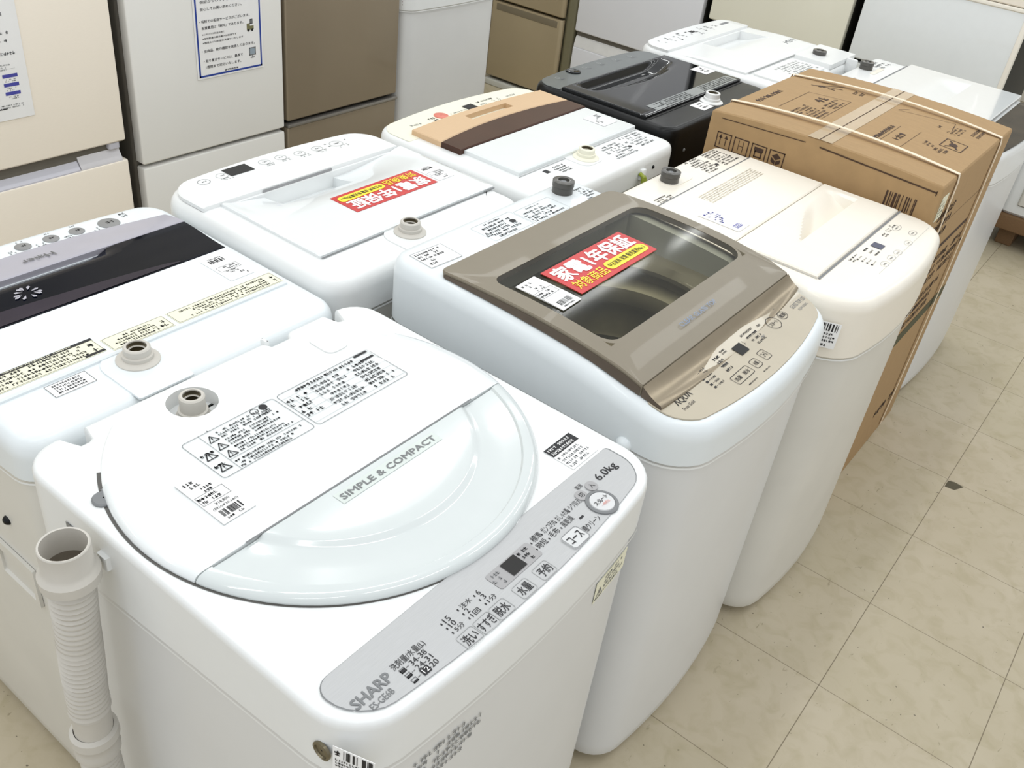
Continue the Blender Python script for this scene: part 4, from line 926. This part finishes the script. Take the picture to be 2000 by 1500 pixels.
    for i, (bx, by) in enumerate(((-1.275, -.950), (-1.273, -.901), (-1.270, -.855), (-1.268, -.808))): d.micro(d.B(bx - .006, bx + .006, by - .009, by + .009), 2, .0006, INKG, 220 + i, .6)
    for i, by in enumerate((-.924, -.877, -.832)): d.micro(d.B(-1.304, -1.298, by - .008, by + .008), 1, .0006, INKG, 226 + i, .9)
    d.micro(d.B(-1.299, -1.255, -.802, -.796), 1, .0006, INKG, 230, .7); d.micro(d.B(-1.297, -1.258, -.752, -.735), 4, .0006, INKG, 231, .7); d.micro(d.B(-1.258, -1.25, -.795, -.755), 1, .0006, INKG, 232, .8); d.text('4.2kg', d.B(-1.243, -1.232, -.727, -.704), .0006, INKL)
    build_split(mb, 'panel_print', root)
    bump_cap(root, (-.935, y0 + .006, .655), (0, -1, 0), .007, BLACK, 'screw_hole')
    mb = MB(); a = (-.985, -.885, .50, .585)                       # side grip
    d = Dec(mb, None, None, (0, y0 + .0055, 0), (1, 0, 0), (0, 0, 1)); lp = outl(-.99, -.885, .50, .585, .004, ns=1, nc=2); i2 = outl(-.98, -.895, .512, .565, .003, ns=1, nc=2)
    mb.loft([[d.P(p, q, .0) for p, q in lp], [d.P(p, q, .005) for p, q in lp], [d.P(p, q, .005) for p, q in i2], [d.P(p, q + .004, .0012) for p, q in i2]], STEELW, False, True); mb.build('side_grip', root)
scale_from_camera(navy_lid_machine, -1.1264, -0.8904, 1.0525, .9515)

def white_sticker_machine():
    x0, x1, y0, y1, z = -1.333, -.862, -.640, -.112, .872
    zt = flat(z)
    root = thing('washing_machine', ((x0 + x1) / 2, (y0 + y1) / 2, 0), 'plain white washing machine with red warranty sticker lying upside down on its white lid', 'washing machine', GR)
    shell(root, x0, x1, y0, y1, -1, .018, zt, lambda x, y: .79 - .02 * (x1 - x), WHITE, STEELW, .055, .05, edge=1.2, hole=dict(c=(-1.081, -.354), h=(.126, .228)), depth=.06)
    lx0, lx1, ly0, ly1 = -1.212, -.950, -.590, -.118
    def dent(x, y):
        c = ss(-.590, -.42, y) * (1 - ss(-.30, -.125, y)); k = ss(-1.095, -1.208, x)
        box = (1 if -.495 < y < -.318 else 0) * ss(-1.15, -1.165, x)
        return k * (.006 + .016 * c) * ss(-.592, -.56, y) * (1 - ss(-.16, -.122, y)) + .022 * box
    zl = lambda x, y: z + .008 - dent(x, y)
    ys = lin_sp(ly0, -.4955, 18) + [-.4945] + lin_sp(-.49, -.322, 10) + [-.3185, -.3175] + lin_sp(-.31, ly1, 20)
    mb = MB(); gridplate(mb, lin_sp(lx0, -1.166, 12) + lin_sp(-1.163, -1.09, 12) + lin_sp(-1.08, lx1, 8), ys, zl, z - .028, GLOSSW); mb.build('lid', root, 40)
    # fascia with the step down into the lid scoop and the perforated strip
    mb = MB(); plate(mb, outl(x0 + .012, lx0 - .001, y0 + .012, y1 - .012, (.004, .004, .05, .05), -1, .018, ns=10), zt, WHITE, .008, be=.003); mb.build('front_fascia', root)
    mb = MB(); d = Dec(mb, None, None, (lx0 + .0005, 0, 0), (0, 1, 0), (0, 0, 1)); d.rect((-.494, -.318, z - .034, z + .006), .0004, mat('vent_grey', (150, 150, 152), .5))
    for j in range(3):
        for i in range(19): d.rect((-.486 + i * .0088 + .003 * (j % 2), -.4818 + i * .0088 + .003 * (j % 2), z - .026 + .009 * j, z - .0218 + .009 * j), .0012, BODYD)
    mb.build('vent_strip', root, normals=False)
    mb = MB(); d = Dec(mb, 'L', flat(z + .008)); d.line((.118, -.9475), (.588, -.9475), .003, -.006, MIDG); d.line((.118, -.9475), (.15, -.9475), .004, -.005, INKG); mb.build('lid_gap', root, normals=False)
    sticker(root, 'L', zl, -1.104, -1.030, -.424, -.200); price_tag(root, 'L', zl, -1.098, -1.032, -.192, -.148, 17)
    mb = MB(); plate(mb, outl(-.955, x1 - .001, -.452, -.365, (.004, .004, .035, .035), ns=3), zt, WHITE, .0022); mb.build('tap_seat', root)
    tap(root, -.920, -.399, z + .002, HOSE)
    zf = flat(z + .008); mb = MB(); d = Dec(mb, 'L', zf)
    for i, (xc, yc) in enumerate(((-1.305, -.515), (-1.309, -.409), (-1.308, -.368), (-1.302, -.323), (-1.300, -.275), (-1.296, -.221))):
        d.micro(d.B(xc + .010, xc + .022, yc - .018, yc + .014), 2, .0006, INKL, 240 + i, .6)
        if i > 3: d.micro(d.B(xc - .01, xc + .01, yc + .02, yc + .032), 3, .0006, INKG, 250 + i, .6)
    build_split(mb, 'panel_print', root)
    for i, (xc, yc, r, m) in enumerate(((-1.302, -.559, .013, INKG), (-1.305, -.515, .013, INKL), (-1.309, -.409, .013, INKL), (-1.308, -.368, .013, INKL), (-1.302, -.323, .013, INKL), (-1.300, -.277, .013, INKL), (-1.297, -.226, .016, INKL))):
        mb = MB(); d = Dec(mb, 'L', zf); d.ring(-yc, xc, r, r * .85, .001, .0007, m); d.micro(d.B(xc - .003, xc + .003, yc - r * .5, yc + r * .5), 1, .0007, INKG, 260 + i, 1, 0); mb.build('button', root, normals=False)
    mb = MB(); d = Dec(mb, 'L', zf); d.rect(d.B(-1.325, -1.292, -.502, -.446), .001, DARK); mb.build('display', root, normals=False)
    bump_cap(root, (-1.262, y0, .826), (0, -1, 0), .010); bump_cap(root, (x1 - .0005, -.30, .80), (1, 0, 0), .006, MIDG, 'screw')
scale_from_camera(white_sticker_machine, -1.1442, -0.3302, 1.0385, .9656)

def wood_grip_machine():
    x0, x1, y0, y1, z = -1.328, -.838, -.084, .462, .872
    zt = flat(z)
    root = thing('washing_machine', ((x0 + x1) / 2, (y0 + y1) / 2, 0), 'white washing machine with light wood-tone grip and smoky brown window on its lid', 'washing machine', GR)
    shell(root, x0, x1, y0, y1, -1, .024, zt, .80, WHITE, STEELW, .05, .04, edge=.9, hole=dict(c=(-1.1085, .203), h=(.142, .226)), depth=.05)
    mb = MB(); plate(mb, outl(x0 + .010, -1.225, y0 + .010, y1 - .010, (.004, .004, .042, .042), -1, .024, ns=10), zt, IVORY, .0012)
    d = Dec(mb, 'L', zt); B = d.B; h = .0022
    d.text('AQUA', B(-1.293, -1.284, .352, .388), h, INKG); d.micro(B(-1.306, -1.296, .21, .31), 1, h, INK, 270, .8); d.micro(B(-1.288, -1.282, .12, .20), 1, h, INKG, 271, .8)
    d.micro(B(-1.290, -1.262, .24, .27), 3, h, INKG, 272, .7); d.micro(B(-1.296, -1.268, .285, .325), 4, h, INKG, 273, .4); d.micro(B(-1.272, -1.266, .14, .19), 2, h, INKG, 274, .9); d.micro(B(-1.296, -1.272, .055, .082), 2, h, INK, 275, .9); d.text('4.5kg', B(-1.29, -1.28, -.005, .03), h, INKG)
    cp = mb.build('control_panel', root, normals=False)
    mb = MB(); d = Dec(mb, 'L', zt); d.rect(d.B(-1.304, -1.278, .196, .230), .0030, DARK); mb.build('display', cp, normals=False)
    mb = MB(); lathe(mb, (-1.291, .106, z + .001), [(.018, 0), (.018, .002), (.015, .003), (.001, .003)], CORAL, 26); mb.build('start_button', cp)
    ly0, ly1 = -.040, .446; yc = (ly0 + ly1) / 2; hw = (ly1 - ly0) / 2
    arc = lambda y: 1 - ((y - yc) / hw) ** 2
    # wood-tone grip: front edge bows forward with the panel, rear edge bows too
    def wt(x, y):
        t = (x + 1.262) / .102; return (-1.250 - .012 * arc(y) + t * (.088 - .022 * arc(y) + .012 * arc(y)), y)
    inrec = lambda x, y: (-1.232 < x < -1.199) and (.128 < y < .284)
    mb = MB(); xs = lin_sp(-1.262, -1.2330, 5) + [-1.2322, -1.2318] + lin_sp(-1.228, -1.203, 4) + [-1.1992, -1.1988] + lin_sp(-1.19, -1.160, 5)
    ys = lin_sp(ly0, .127, 10) + [.1278, .1282] + lin_sp(.14, .27, 6) + [.2838, .2842] + lin_sp(.29, ly1, 10)
    ids = lambda v, a, b: a <= v <= b
    # recess is judged before the bow so that its walls stay on grid lines
    vs_h = {}
    def warp(x, y):
        X, Y = wt(x, y); vs_h[(round(X, 6), round(Y, 6))] = inrec(x, y); return X, Y
    zf = lambda X, Y: z + .014 - (.03 if vs_h.get((round(X, 6), round(Y, 6))) else 0)
    gridplate(mb, xs, ys, zf, z - .002, TAN, be=.0025, warp=warp); tg = mb.build('wood_grip', root, 25)
    mb = MB(); d = Dec(mb, 'L', flat(z - .0154)); d.rect((-.283, -.129, -1.246, -1.196), 0, TAND); mb.build('grip_recess', tg, normals=False)
    # smoky window between grip and white lid
    def wb(x, y):
        t = (x + 1.160) / .053; a = wt(-1.160, y)[0]; return (a + .0005 + t * (-1.1075 - a), y)
    mb = MB(); gridplate(mb, lin_sp(-1.160, -1.107, 6), lin_sp(ly0, ly1, 24), lambda x, y: z + .0135, z - .001, BROWNG, be=.0015, warp=wb); mb.build('lid_window', root, 25)
    mb = MB(); gridplate(mb, lin_sp(-1.1065, -.955, 6), lin_sp(ly0 + .014, ly1, 8), lambda x, y: z + .011 - .008 * ss(-1.02, -.955, x) * .0, z - .001, GLOSSW); mb.build('lid', root, 25)
    mb = MB(); d = Dec(mb, None, None, (-1.062, .428, z + .0118), (.96, -.0, 0), (0, 1, 0)); d.o = Vector((-1.060, .368, z + .0113)); d.card((0, .066, 0, .058), .0012, PAPER, .001); d.bars((.004, .022, .036, .054), 9, .0017, INKG, 3); d.micro((.004, .06, .006, .034), 3, .0017, INKG, 280, .5); mb.build('price_tag', root, normals=False)
    mb = MB(); d = Dec(mb, 'L', zt); d.micro(d.B(-.938, -.870, .235, .33), 7, .0006, INKG, 281, .75); d.micro(d.B(-.945, -.880, .34, .43), 6, .0006, INKG, 282, .75); d.ell(-.335, -.90, .006, .005, .0006, INK); d.micro(d.B(-.940, -.905, .055, .11), 4, .0006, INK, 283, .9); d.rect(d.B(-.94, -.925, .038, .052), .0006, INK); d.line((-.446, -.951), (.03, -.951), .0025, .0008, INKL); build_split(mb, 'caution_print', root)
    mb = MB(); plate(mb, outl(-.965, -.890, .14, .215, .02, ns=2, nc=4), zt, WHITE, .0016); mb.build('tap_seat', root); tap(root, -.925, .185, z + .001, IVORY)
    mb = MB(); tube(mb, [(x1 + .002, .29, .835), (x1 + .014, .288, .83), (x1 + .018, .283, .80), (x1 + .016, .277, .76), (x1 + .008, .272, .735), (x1 + .010, .278, .71)], .0055, WIREG, 10); tube(mb, [(x1 + .012, .292, .832), (x1 + .022, .296, .81), (x1 + .020, .29, .77), (x1 + .012, .282, .73)], .0045, WIREG, 10); mb.build('earth_wire', root)
    mb = MB(); rbox(mb, x1 - .004, x1 + .008, .29, .31, .815, .845, .003, WHITE); mb.build('wire_clip', root)
    for yy, zz in ((.352, .835), (.34, .785)): bump_cap(root, (x1 - .001, yy, zz), (1, 0, 0), .005, BLACK, 'screw')
scale_from_camera(wood_grip_machine, -1.1292, 0.2565, 1.0385, .9656)

def black_machine():
    x0, x1, y0, y1, z = -1.330, -.885, .515, 1.090, .872
    zt = flat(z)
    root = thing('washing_machine', ((x0 + x1) / 2, (y0 + y1) / 2, 0), 'glossy black washing machine with silver cabinet, the only black one', 'washing machine', GR)
    shell(root, x0, x1, y0, y1, -1, .018, zt, .745, BLACK, mat('silver_steel', (176, 174, 168), .28, metal=.75, var=.03), .05, .045, edge=1.0, hole=dict(c=(-1.1085, .8035), h=(.124, .262)), depth=.06)
    mb = MB(); plate(mb, outl(x0 + .010, -1.243, y0 + .012, y1 - .012, (.004, .004, .04, .04), -1, .018, ns=10), zt, mat('grey_black_panel', (84, 90, 90), .3, coat=.3), .0014)
    d = Dec(mb, 'L', zt); h = .0022
    for i in range(6): d.ring(-.60 - .075 * i + .0, -1.298 - .018 * math.sin(PI * (i + .5) / 6), .007, .007, .001, h, INKL); d.micro(d.B(-1.288 - .018 * math.sin(PI * (i + .5) / 6), -1.28 - .018 * math.sin(PI * (i + .5) / 6), .585 + .075 * i, .615 + .075 * i), 1, h, INKG, 300 + i, .9)
    cp = mb.build('control_panel', root, normals=False)
    mb = MB(); lathe(mb, (-1.312, .690, z + .0014), [(.022, 0), (.022, .003), (.018, .004), (.016, .003), (.001, .0025)], BLACKG, 28); mb.build('dial', cp)
    lx0, lx1, ly0, ly1 = -1.240, -.977, .533, 1.074
    def dent(x, y):
        e = .040 * math.sin(PI * (y - .58) / .46) if .58 < y < 1.04 else 0
        return .036 * ss(.575, .62, y) * (1 - ss(.93, 1.04, y)) * (1 - ss(-1.20 + e * .4, -1.165 + e, x)) * ss(-1.236, -1.222, x)
    mb = MB(); gridplate(mb, lin_sp(lx0, -1.12, 40) + lin_sp(-1.11, lx1, 8), lin_sp(ly0, ly1, 90), lambda x, y: z + .009 - dent(x, y) * .75, z - .03, BLACKG); lid = mb.build('lid', root, 40)
    mb = MB(); d = Dec(mb, 'L', flat(z + .009)); d.rect(d.B(-1.018, -.980, .60, 1.055), .0006, mat('silver_label', (150, 154, 154), .3, metal=.4)); d.micro(d.B(-1.015, -.983, .82, 1.045), 4, .0011, INK, 310, .9); d.micro(d.B(-1.015, -.983, .605, .80), 4, .0011, INK, 311, .9); mb.build('caution_label', root, normals=False)
    mb = MB(); d = Dec(mb, 'L', flat(z + .009)); d.card(d.B(-1.112, -1.058, 1.01, 1.068), .0012, PAPER, .001); d.micro(d.B(-1.105, -1.065, 1.015, 1.06), 3, .0017, INK, 312, .6); mb.build('price_tag', root, normals=False)
    mb = MB(); d = Dec(mb, 'L', zt); d.card(d.B(-.96, -.915, .735, .79), .0012, PAPER, .001); d.micro(d.B(-.955, -.92, .74, .785), 3, .0017, INK, 313, .6); mb.build('notice_label', root, normals=False)
    tap(root, -.940, .822, z, WHITE, .026, .02, .032)
    mb = MB(); d = Dec(mb, 'L', zt); d.line((-1.075, -.972), (-.535, -.972), .006, .001, DARK); mb.build('lid_gap', root, normals=False)
    bump_cap(root, (x1 - .001, .60, .80), (1, 0, 0), .005, MIDG, 'screw')
    mb = MB(); d = Dec(mb, None, None, (x1 - .004, 0, 0), (0, 1, 0), (0, 0, 1)); d.ring(.655, .715, .022, .022, .006, .001, PAPER); d.line((.645, .705), (.665, .728), .004, .0012, PAPER); mb.build('round_mark', root, normals=False)
scale_from_camera(black_machine, -1.1546, 0.8936, 1.0385, .9656)

def white_far_machine():
    x0, x1, y0, y1, z = -1.362, -.850, 1.120, 1.708, .872
    zt = flat(z)
    root = thing('washing_machine', ((x0 + x1) / 2, (y0 + y1) / 2, 0), 'white washing machine farthest of the rear row, just past the glossy black one', 'washing machine', GR)
    shell(root, x0, x1, y0, y1, -1, .016, zt, .745, WHITE, STEELW, .055, .02, edge=1.0, hole=dict(c=(-1.127, 1.425), h=(.121, .266)), depth=.06)
    lx0, lx1, ly0, ly1 = -1.256, -.998, 1.150, 1.700
    def dent(x, y):
        return .030 * ss(-1.13, -1.245, x) * (1 if 1.335 < y < 1.62 else 0) + .006 * ss(-1.13, -1.245, x)
    ys = lin_sp(ly0, 1.33, 8) + [1.3348, 1.3352] + lin_sp(1.35, 1.61, 8) + [1.6198, 1.6202] + lin_sp(1.63, ly1, 6)
    mb = MB(); gridplate(mb, lin_sp(lx0, -1.13, 10) + lin_sp(-1.12, lx1, 6), ys, lambda x, y: z + .008 - dent(x, y), z - .035, WHITE); mb.build('lid', root, 40)
    mb = MB(); plate(mb, outl(x0 + .012, lx0 - .001, y0 + .012, y1 - .012, (.004, .004, .045, .045), -1, .016, ns=10), zt, WHITE, .009, be=.003)
    d = Dec(mb, 'L', flat(z + .009)); h = .0006
    for i in range(9): d.micro(d.B(-1.345 + .006 * (i % 3), -1.30 + .006 * (i % 3), 1.18 + .045 * i, 1.21 + .045 * i), 4, h, INKG, 320 + i, .45)
    d.rect(d.B(-1.335, -1.318, 1.395, 1.42), h, INK); d.rect(d.B(-1.325, -1.312, 1.60, 1.655), h, INKG); mb.build('control_panel', root, normals=False)
    mb = MB(); d = Dec(mb, None, None, (lx0 - .0005, 0, 0), (0, 1, 0), (0, 0, 1)); d.rect((1.337, 1.36, z - .018, z - .008), .001, BLACK); mb.build('grip_slot', root, normals=False)
    mb = MB(); d = Dec(mb, 'L', flat(z + .008)); d.micro(d.B(-1.09, -1.06, 1.57, 1.68), 1, .0006, INKG, 330, .9); d.line((-1.70, -.995), (-1.17, -.995), .003, -.004, MIDG); build_split(mb, 'lid_print', root)
    mb = MB(); plate(mb, outl(-.985, -.868, 1.17, 1.46, .012, ns=3), zt, WHITE, .006); d = Dec(mb, 'L', flat(z + .006)); d.micro(d.B(-.965, -.88, 1.24, 1.44), 7, .0006, INKL, 331, .7); mb.build('rear_label_plate', root, normals=False)
    mb = MB(); plate(mb, outl(-.985, -.858, 1.475, 1.69, .006, ns=3), zt, WHITE, .016); mb.build('rear_block', root); cap_knob(root, -.935, 1.56, z + .004, .021, .026)
    mb = MB(); rbox(mb, x1 - .006, x1 + .03, 1.60, 1.612, z - .03, z + .02, .004, WHITE); mb.build('hose_hook', root)
scale_from_camera(white_far_machine, -1.1530, 1.5287, 1.0385, .9656)

# ------------------------------------------------------------------ refrigerators
class Face:
    """front of an appliance: a along its width, out = towards the viewer"""
    def __init__(s, axis, plane): s.axis = axis; s.pl = plane
    def P(s, a, out, z): return (s.pl + out, a, z) if s.axis == 'x' else (a, s.pl - out, z)
    def block(s, mb, a0, a1, o0, o1, z0, z1, r, m, be=.004):
        if s.axis == 'x': rbox(mb, s.pl + o0, s.pl + o1, a0, a1, z0, z1, r, m, be)
        else: rbox(mb, a0, a1, s.pl - o1, s.pl - o0, z0, z1, r, m, be)
    def dec(s, mb, out): return Dec(mb, None, None, s.P(0, out, 0), (0, 1, 0) if s.axis == 'x' else (1, 0, 0), (0, 0, 1))
def fridge(face, a0, a1, label, doors, body, depth=.6, height=1.55, name='refrigerator', grp=None):
    """doors: (part name, z0, z1, material, corner radius)"""
    F = face; c = F.P((a0 + a1) / 2, -depth / 2, 0)
    root = thing(name, c, label, 'refrigerator', grp)
    mb = MB(); F.block(mb, a0, a1, -depth, -.045, .03, height, .012, body); F.block(mb, a0 + .02, a1 - .02, -depth + .02, -.06, 0, .04, .004, DARK); mb.build('body', root)
    for n, z0, z1, m, r in doors:
        mb = MB(); F.block(mb, a0, a1, -.04, 0, z0, z1, r, m, .005); mb.build(n, root)
    return root
def part(root, name, fn, **k):
    mb = MB(); fn(mb); return mb.build(name, root, **k)
FX = Face('x', -2.25); FY = Face('y', 2.60)
GL, GBK = 'refrigerators along the left wall', 'refrigerators along the back wall'

r = fridge(FX, -.74, -.133, 'cream refrigerator with price sheet taped to its door, leftmost in the left row', [('door', .557, 1.55, CREAMD, .008), ('drawer', .05, .500, CREAMD, .008)], BODYG, grp=GL)
part(r, 'grip_recess', lambda mb: (FX.block(mb, -.735, -.145, -.044, -.02, .500, .556, .003, BODYG), mb.loft([[FX.P(a, *q) for q in ((-.038, .548), (-.004, .503), (-.004, .498), (-.042, .498))] for a in (-.735, -.28)], LAVW), mb.loft([[FX.P(a, *q) for q in ((-.030, .552), (-.004, .506), (-.004, .500), (-.042, .498))] for a in (-.278, -.15)], mat('pale_grip', (214, 213, 218), .4))), normals=True)
part(r, 'hinge', lambda mb: FX.block(mb, -.185, -.150, -.03, -.006, .535, .556, .008, LAVW))
r = fridge(FX, -.088, .446, 'pale grey refrigerator bearing the blue-bordered notice', [('door', .468, 1.55, GREYD, .006), ('drawer', .05, .456, GREYD, .006)], BODYG, grp=GL)
r = fridge(FX, .460, .978, 'taupe metallic refrigerator beside the pale grey one, left row', [('door', .484, 1.55, TAUPE, .006), ('drawer', .05, .462, TAUPE, .006)], DARK, grp=GL)
part(r, 'door_trim', lambda mb: FX.block(mb, .461, .985, -.03, .003, .460, .473, .003, mat('satin_trim', (150, 146, 140), .3, metal=.6)))
r = fridge(FY, -3.10, -2.63, 'champagne gold refrigerator in the corner, leftmost of the back row', [('door', .452, 1.55, CHAMP, .02), ('drawer', .045, .440, CHAMP, .02)], mat('gold_side', (128, 124, 100), .4, metal=.3), grp=GBK)
part(r, 'body_flank', lambda mb: FY.block(mb, -2.628, -2.565, -.6, -.02, .03, 1.55, .02, mat('gold_side', (128, 124, 100), .4)))
part(r, 'grip_recess', lambda mb: FY.block(mb, -3.06, -2.66, -.03, .0015, .395, .432, .002, mat('gold_recess_shade', (118, 108, 88), .5)))  # darker gold strip on the drawer front paints the recess shadow
part(r, 'plinth', lambda mb: FY.block(mb, -3.09, -2.64, -.05, .02, 0, .03, .004, mat('plinth_grey', (196, 196, 188), .5)))
r = fridge(FY, -2.55, -1.878, 'blue-white refrigerator with a white grip band, second in the back row', [('door', .415, 1.55, BLUED, .006), ('drawer', .05, .335, BLUED, .01)], BODYD, grp=GBK)
part(r, 'grip_band', lambda mb: (FY.block(mb, -2.548, -1.88, -.044, -.022, .335, .414, .003, BODYG), mb.loft([[FY.P(a, *q) for q in ((-.036, .402), (-.016, .385), (-.006, .350), (-.006, .336), (-.042, .336))] for a in (-2.546, -1.882)], mat('grip_white', (226, 226, 226), .3))))
r = fridge(FY, -1.838, -1.207, 'beige-white refrigerator behind the farthest white washer, third in the back row', [('door', .648, 1.55, BEIGED, .006), ('drawer', .05, .630, GREYD, .006)], BODYD, grp=GBK)
r = fridge(FY, -1.165, -.536, 'glass-white refrigerator with cream door edging, rightmost of the back row', [('upper_door', .992, 1.55, CREAMD, .006), ('door', .657, .976, mat('glass_white_door', (226, 229, 229), .22, coat=.6, var=.01), .006), ('drawer', .05, .642, mat('glass_white_drawer', (208, 210, 208), .3), .008)], BODYD, grp=GBK)
part(r, 'door_edging', lambda mb: (FY.block(mb, -1.163, -.537, -.03, .004, .974, .990, .003, CREAM), FY.block(mb, -.552, -.534, -.038, .003, .660, .976, .003, CREAM)))

# white washer standing in the left row of refrigerators
def row_washer():
    y0, y1, x1 = .990, 1.535, -2.235; x0 = x1 - .56
    root = thing('washing_machine', ((x0 + x1) / 2, (y0 + y1) / 2, 0), 'white washing machine cut off by the picture top, between taupe and gold refrigerators', 'washing machine')
    shell(root, x0, x1, y0, y1, 1, .012, flat(.90), .772, WHITE, STEEL, .06, .03)
    mb = MB(); gridplate(mb, lin_sp(x0 + .1, x1 - .12, 5), lin_sp(y0 + .03, y1 - .03, 5), flat(.908), .898, WHITE); mb.build('lid', root)
    mb = MB(); d = Dec(mb, None, None, (x1 - .022, 1.022, .80), (.55, .83, 0), (0, 0, 1), lift=.008); d.card((-.022, .022, -.012, .05), .001, PAPER); d.micro((-.02, .02, -.01, .045), 5, .0015, mat('maroon_ink', (110, 50, 60), .6), 400, 1, .1); mb.build('notice_label', root, normals=False)
row_washer()

# ------------------------------------------------------------------ papers on the refrigerator doors
def blue_notice():
    mb = MB(); d = Dec(mb, None, None, (-2.2492, 0, 0), (0, 1, 0), (0, 0, 1)); a0, a1, b0, b1 = .121, .366, .684, 1.03
    d.card((a0, a1, b0, b1), .0012, PAPER, .001); d.frame((a0 + .006, a1 - .006, b0 + .005, b1 - .005), .0055, .0017, INKB); h = .0017
    X = lambda q: a0 + (a1 - a0) * q
    def row(t, zb, hh, qa, qb): d.text(t, (X(qa), X(qb), zb, zb + hh), h, INK, .015)
    row('保証がついていますので', .898, .0085, .10, .68)
    row('安心してお買い求めください。', .878, .0085, .10, .70)
    row('・有料での配送サービスがございます。', .844, .0085, .075, .81)
    row('設置費用は「無料」であります。', .8255, .0085, .105, .71)
    row('※リサイクル料金は除く', .809, .0055, .105, .42); row('※有料配達の搬出搬入は別途です', .797, .0055, .105, .60); row('※階段上げは別途お見積りいたします', .785, .0055, .105, .70)
    row('・全商品、動作確認を実施しております。', .760, .0085, .085, .87)
    row('・取り置きサービスは、最長で', .731, .0085, .10, .68)
    row('1週間まで対応いたします。', .713, .0085, .125, .65)
    d.micro((X(.40), X(.62), .6955, .7035), 1, h, INK, 410, 1, 0)
    # little drawings: delivery van with a parcel, television set
    va, vb = X(.76), .803; g = mat('drawing_olive', (120, 118, 84), .6)
    d.rect((va, va + .026, vb, vb + .012), h, g); d.rect((va, va + .012, vb + .012, vb + .02), h, g); d.ell(va + .006, vb, .004, .004, h * 1.2, INK); d.ell(va + .020, vb, .004, .004, h * 1.2, INK); d.rect((va + .012, va + .022, vb + .018, vb + .032), h, INKG); d.frame((va + .012, va + .022, vb + .018, vb + .032), .0015, h * 1.2, INK)
    ta, tb = X(.78), .727; d.frame((ta, ta + .025, tb, tb + .024), .003, h * 1.2, INKG); d.rect((ta + .003, ta + .022, tb + .003, tb + .021), h, mat('drawing_blue', (150, 164, 176), .5)); d.rect((ta + .011, ta + .014, tb - .006, tb), h, INKG); d.rect((ta + .005, ta + .020, tb - .008, tb - .005), h, INKG)
    tag(mb.build('notice_poster', normals=False), 'white notice with blue border and black Japanese text, on the pale grey refrigerator', 'notice')
blue_notice()
def price_sheet():
    mb = MB(); d = Dec(mb, None, None, (-2.2490, 0, 0), (0, 1, 0), (0, 0, 1)); d.card((-.59, -.383, .684, 1.0), .0012, PAPER, .001); h = .0017
    for i, (z, w) in enumerate(((.962, .02), (.936, .016), (.892, .022), (.872, .02), (.842, .03))): d.micro((-.575, -.433 + w, z, z + .012), 1, h, INKG, 420 + i, .9, 0)
    d.rect((-.58, -.412, .81, .8105), h, INKL); d.micro((-.575, -.418, .806, .824), 3, h, INKL, 430, .95, .1)
    for z in (.789, .767, .7455):
        d.rect((-.4475, -.409, z, z + .0085), h, INKV); d.rect((-.51, -.468, z, z + .0085), h, INKV); d.micro((-.443, -.412, z - .011, z - .002), 2, h, INKG, int(z * 1000), .6, .1)
    d.micro((-.58, -.403, .713, .724), 2, h, INKG, 432, .8, 0); d.rect((-.58, -.45, .712, .7145), h, INK)
    tag(mb.build('price_sheet', normals=False), 'white sheet with violet bars and small text, on the cream refrigerator at the left edge', 'notice')
price_sheet()

# ------------------------------------------------------------------ far right: low white unit on a wooden platform
mb = MB(); rbox(mb, -.41, .5, 2.84, 3.4, .085, .15, .004, WOOD); plat = thing('wooden_platform', (.05, 3.1, 0), 'brown wooden platform on the floor at the right edge, under a white unit', 'platform'); mb.build('platform_top', plat)
for xx in (-.36, .38):
    mb = MB(); rbox(mb, xx, xx + .07, 2.90, 3.38, 0, .085, .003, WOOD); mb.build('runner', plat)
un = thing('freezer_chest', (.05, 3.1, .15), 'low white appliance on the brown wooden platform at the right edge', 'appliance')
mb = MB(); rbox(mb, -.40, .48, 2.86, 3.38, .15, .40, .04, WHITE, .012); mb.build('body', un)
mb = MB(); rbox(mb, -.405, .485, 2.85, 3.385, .402, .47, .04, WHITE, .015); mb.build('lid', un)
mb = MB(); rbox(mb, -.33, .40, 2.853, 2.865, .20, .36, .01, STEELW, .004); mb.build('front_panel', un)
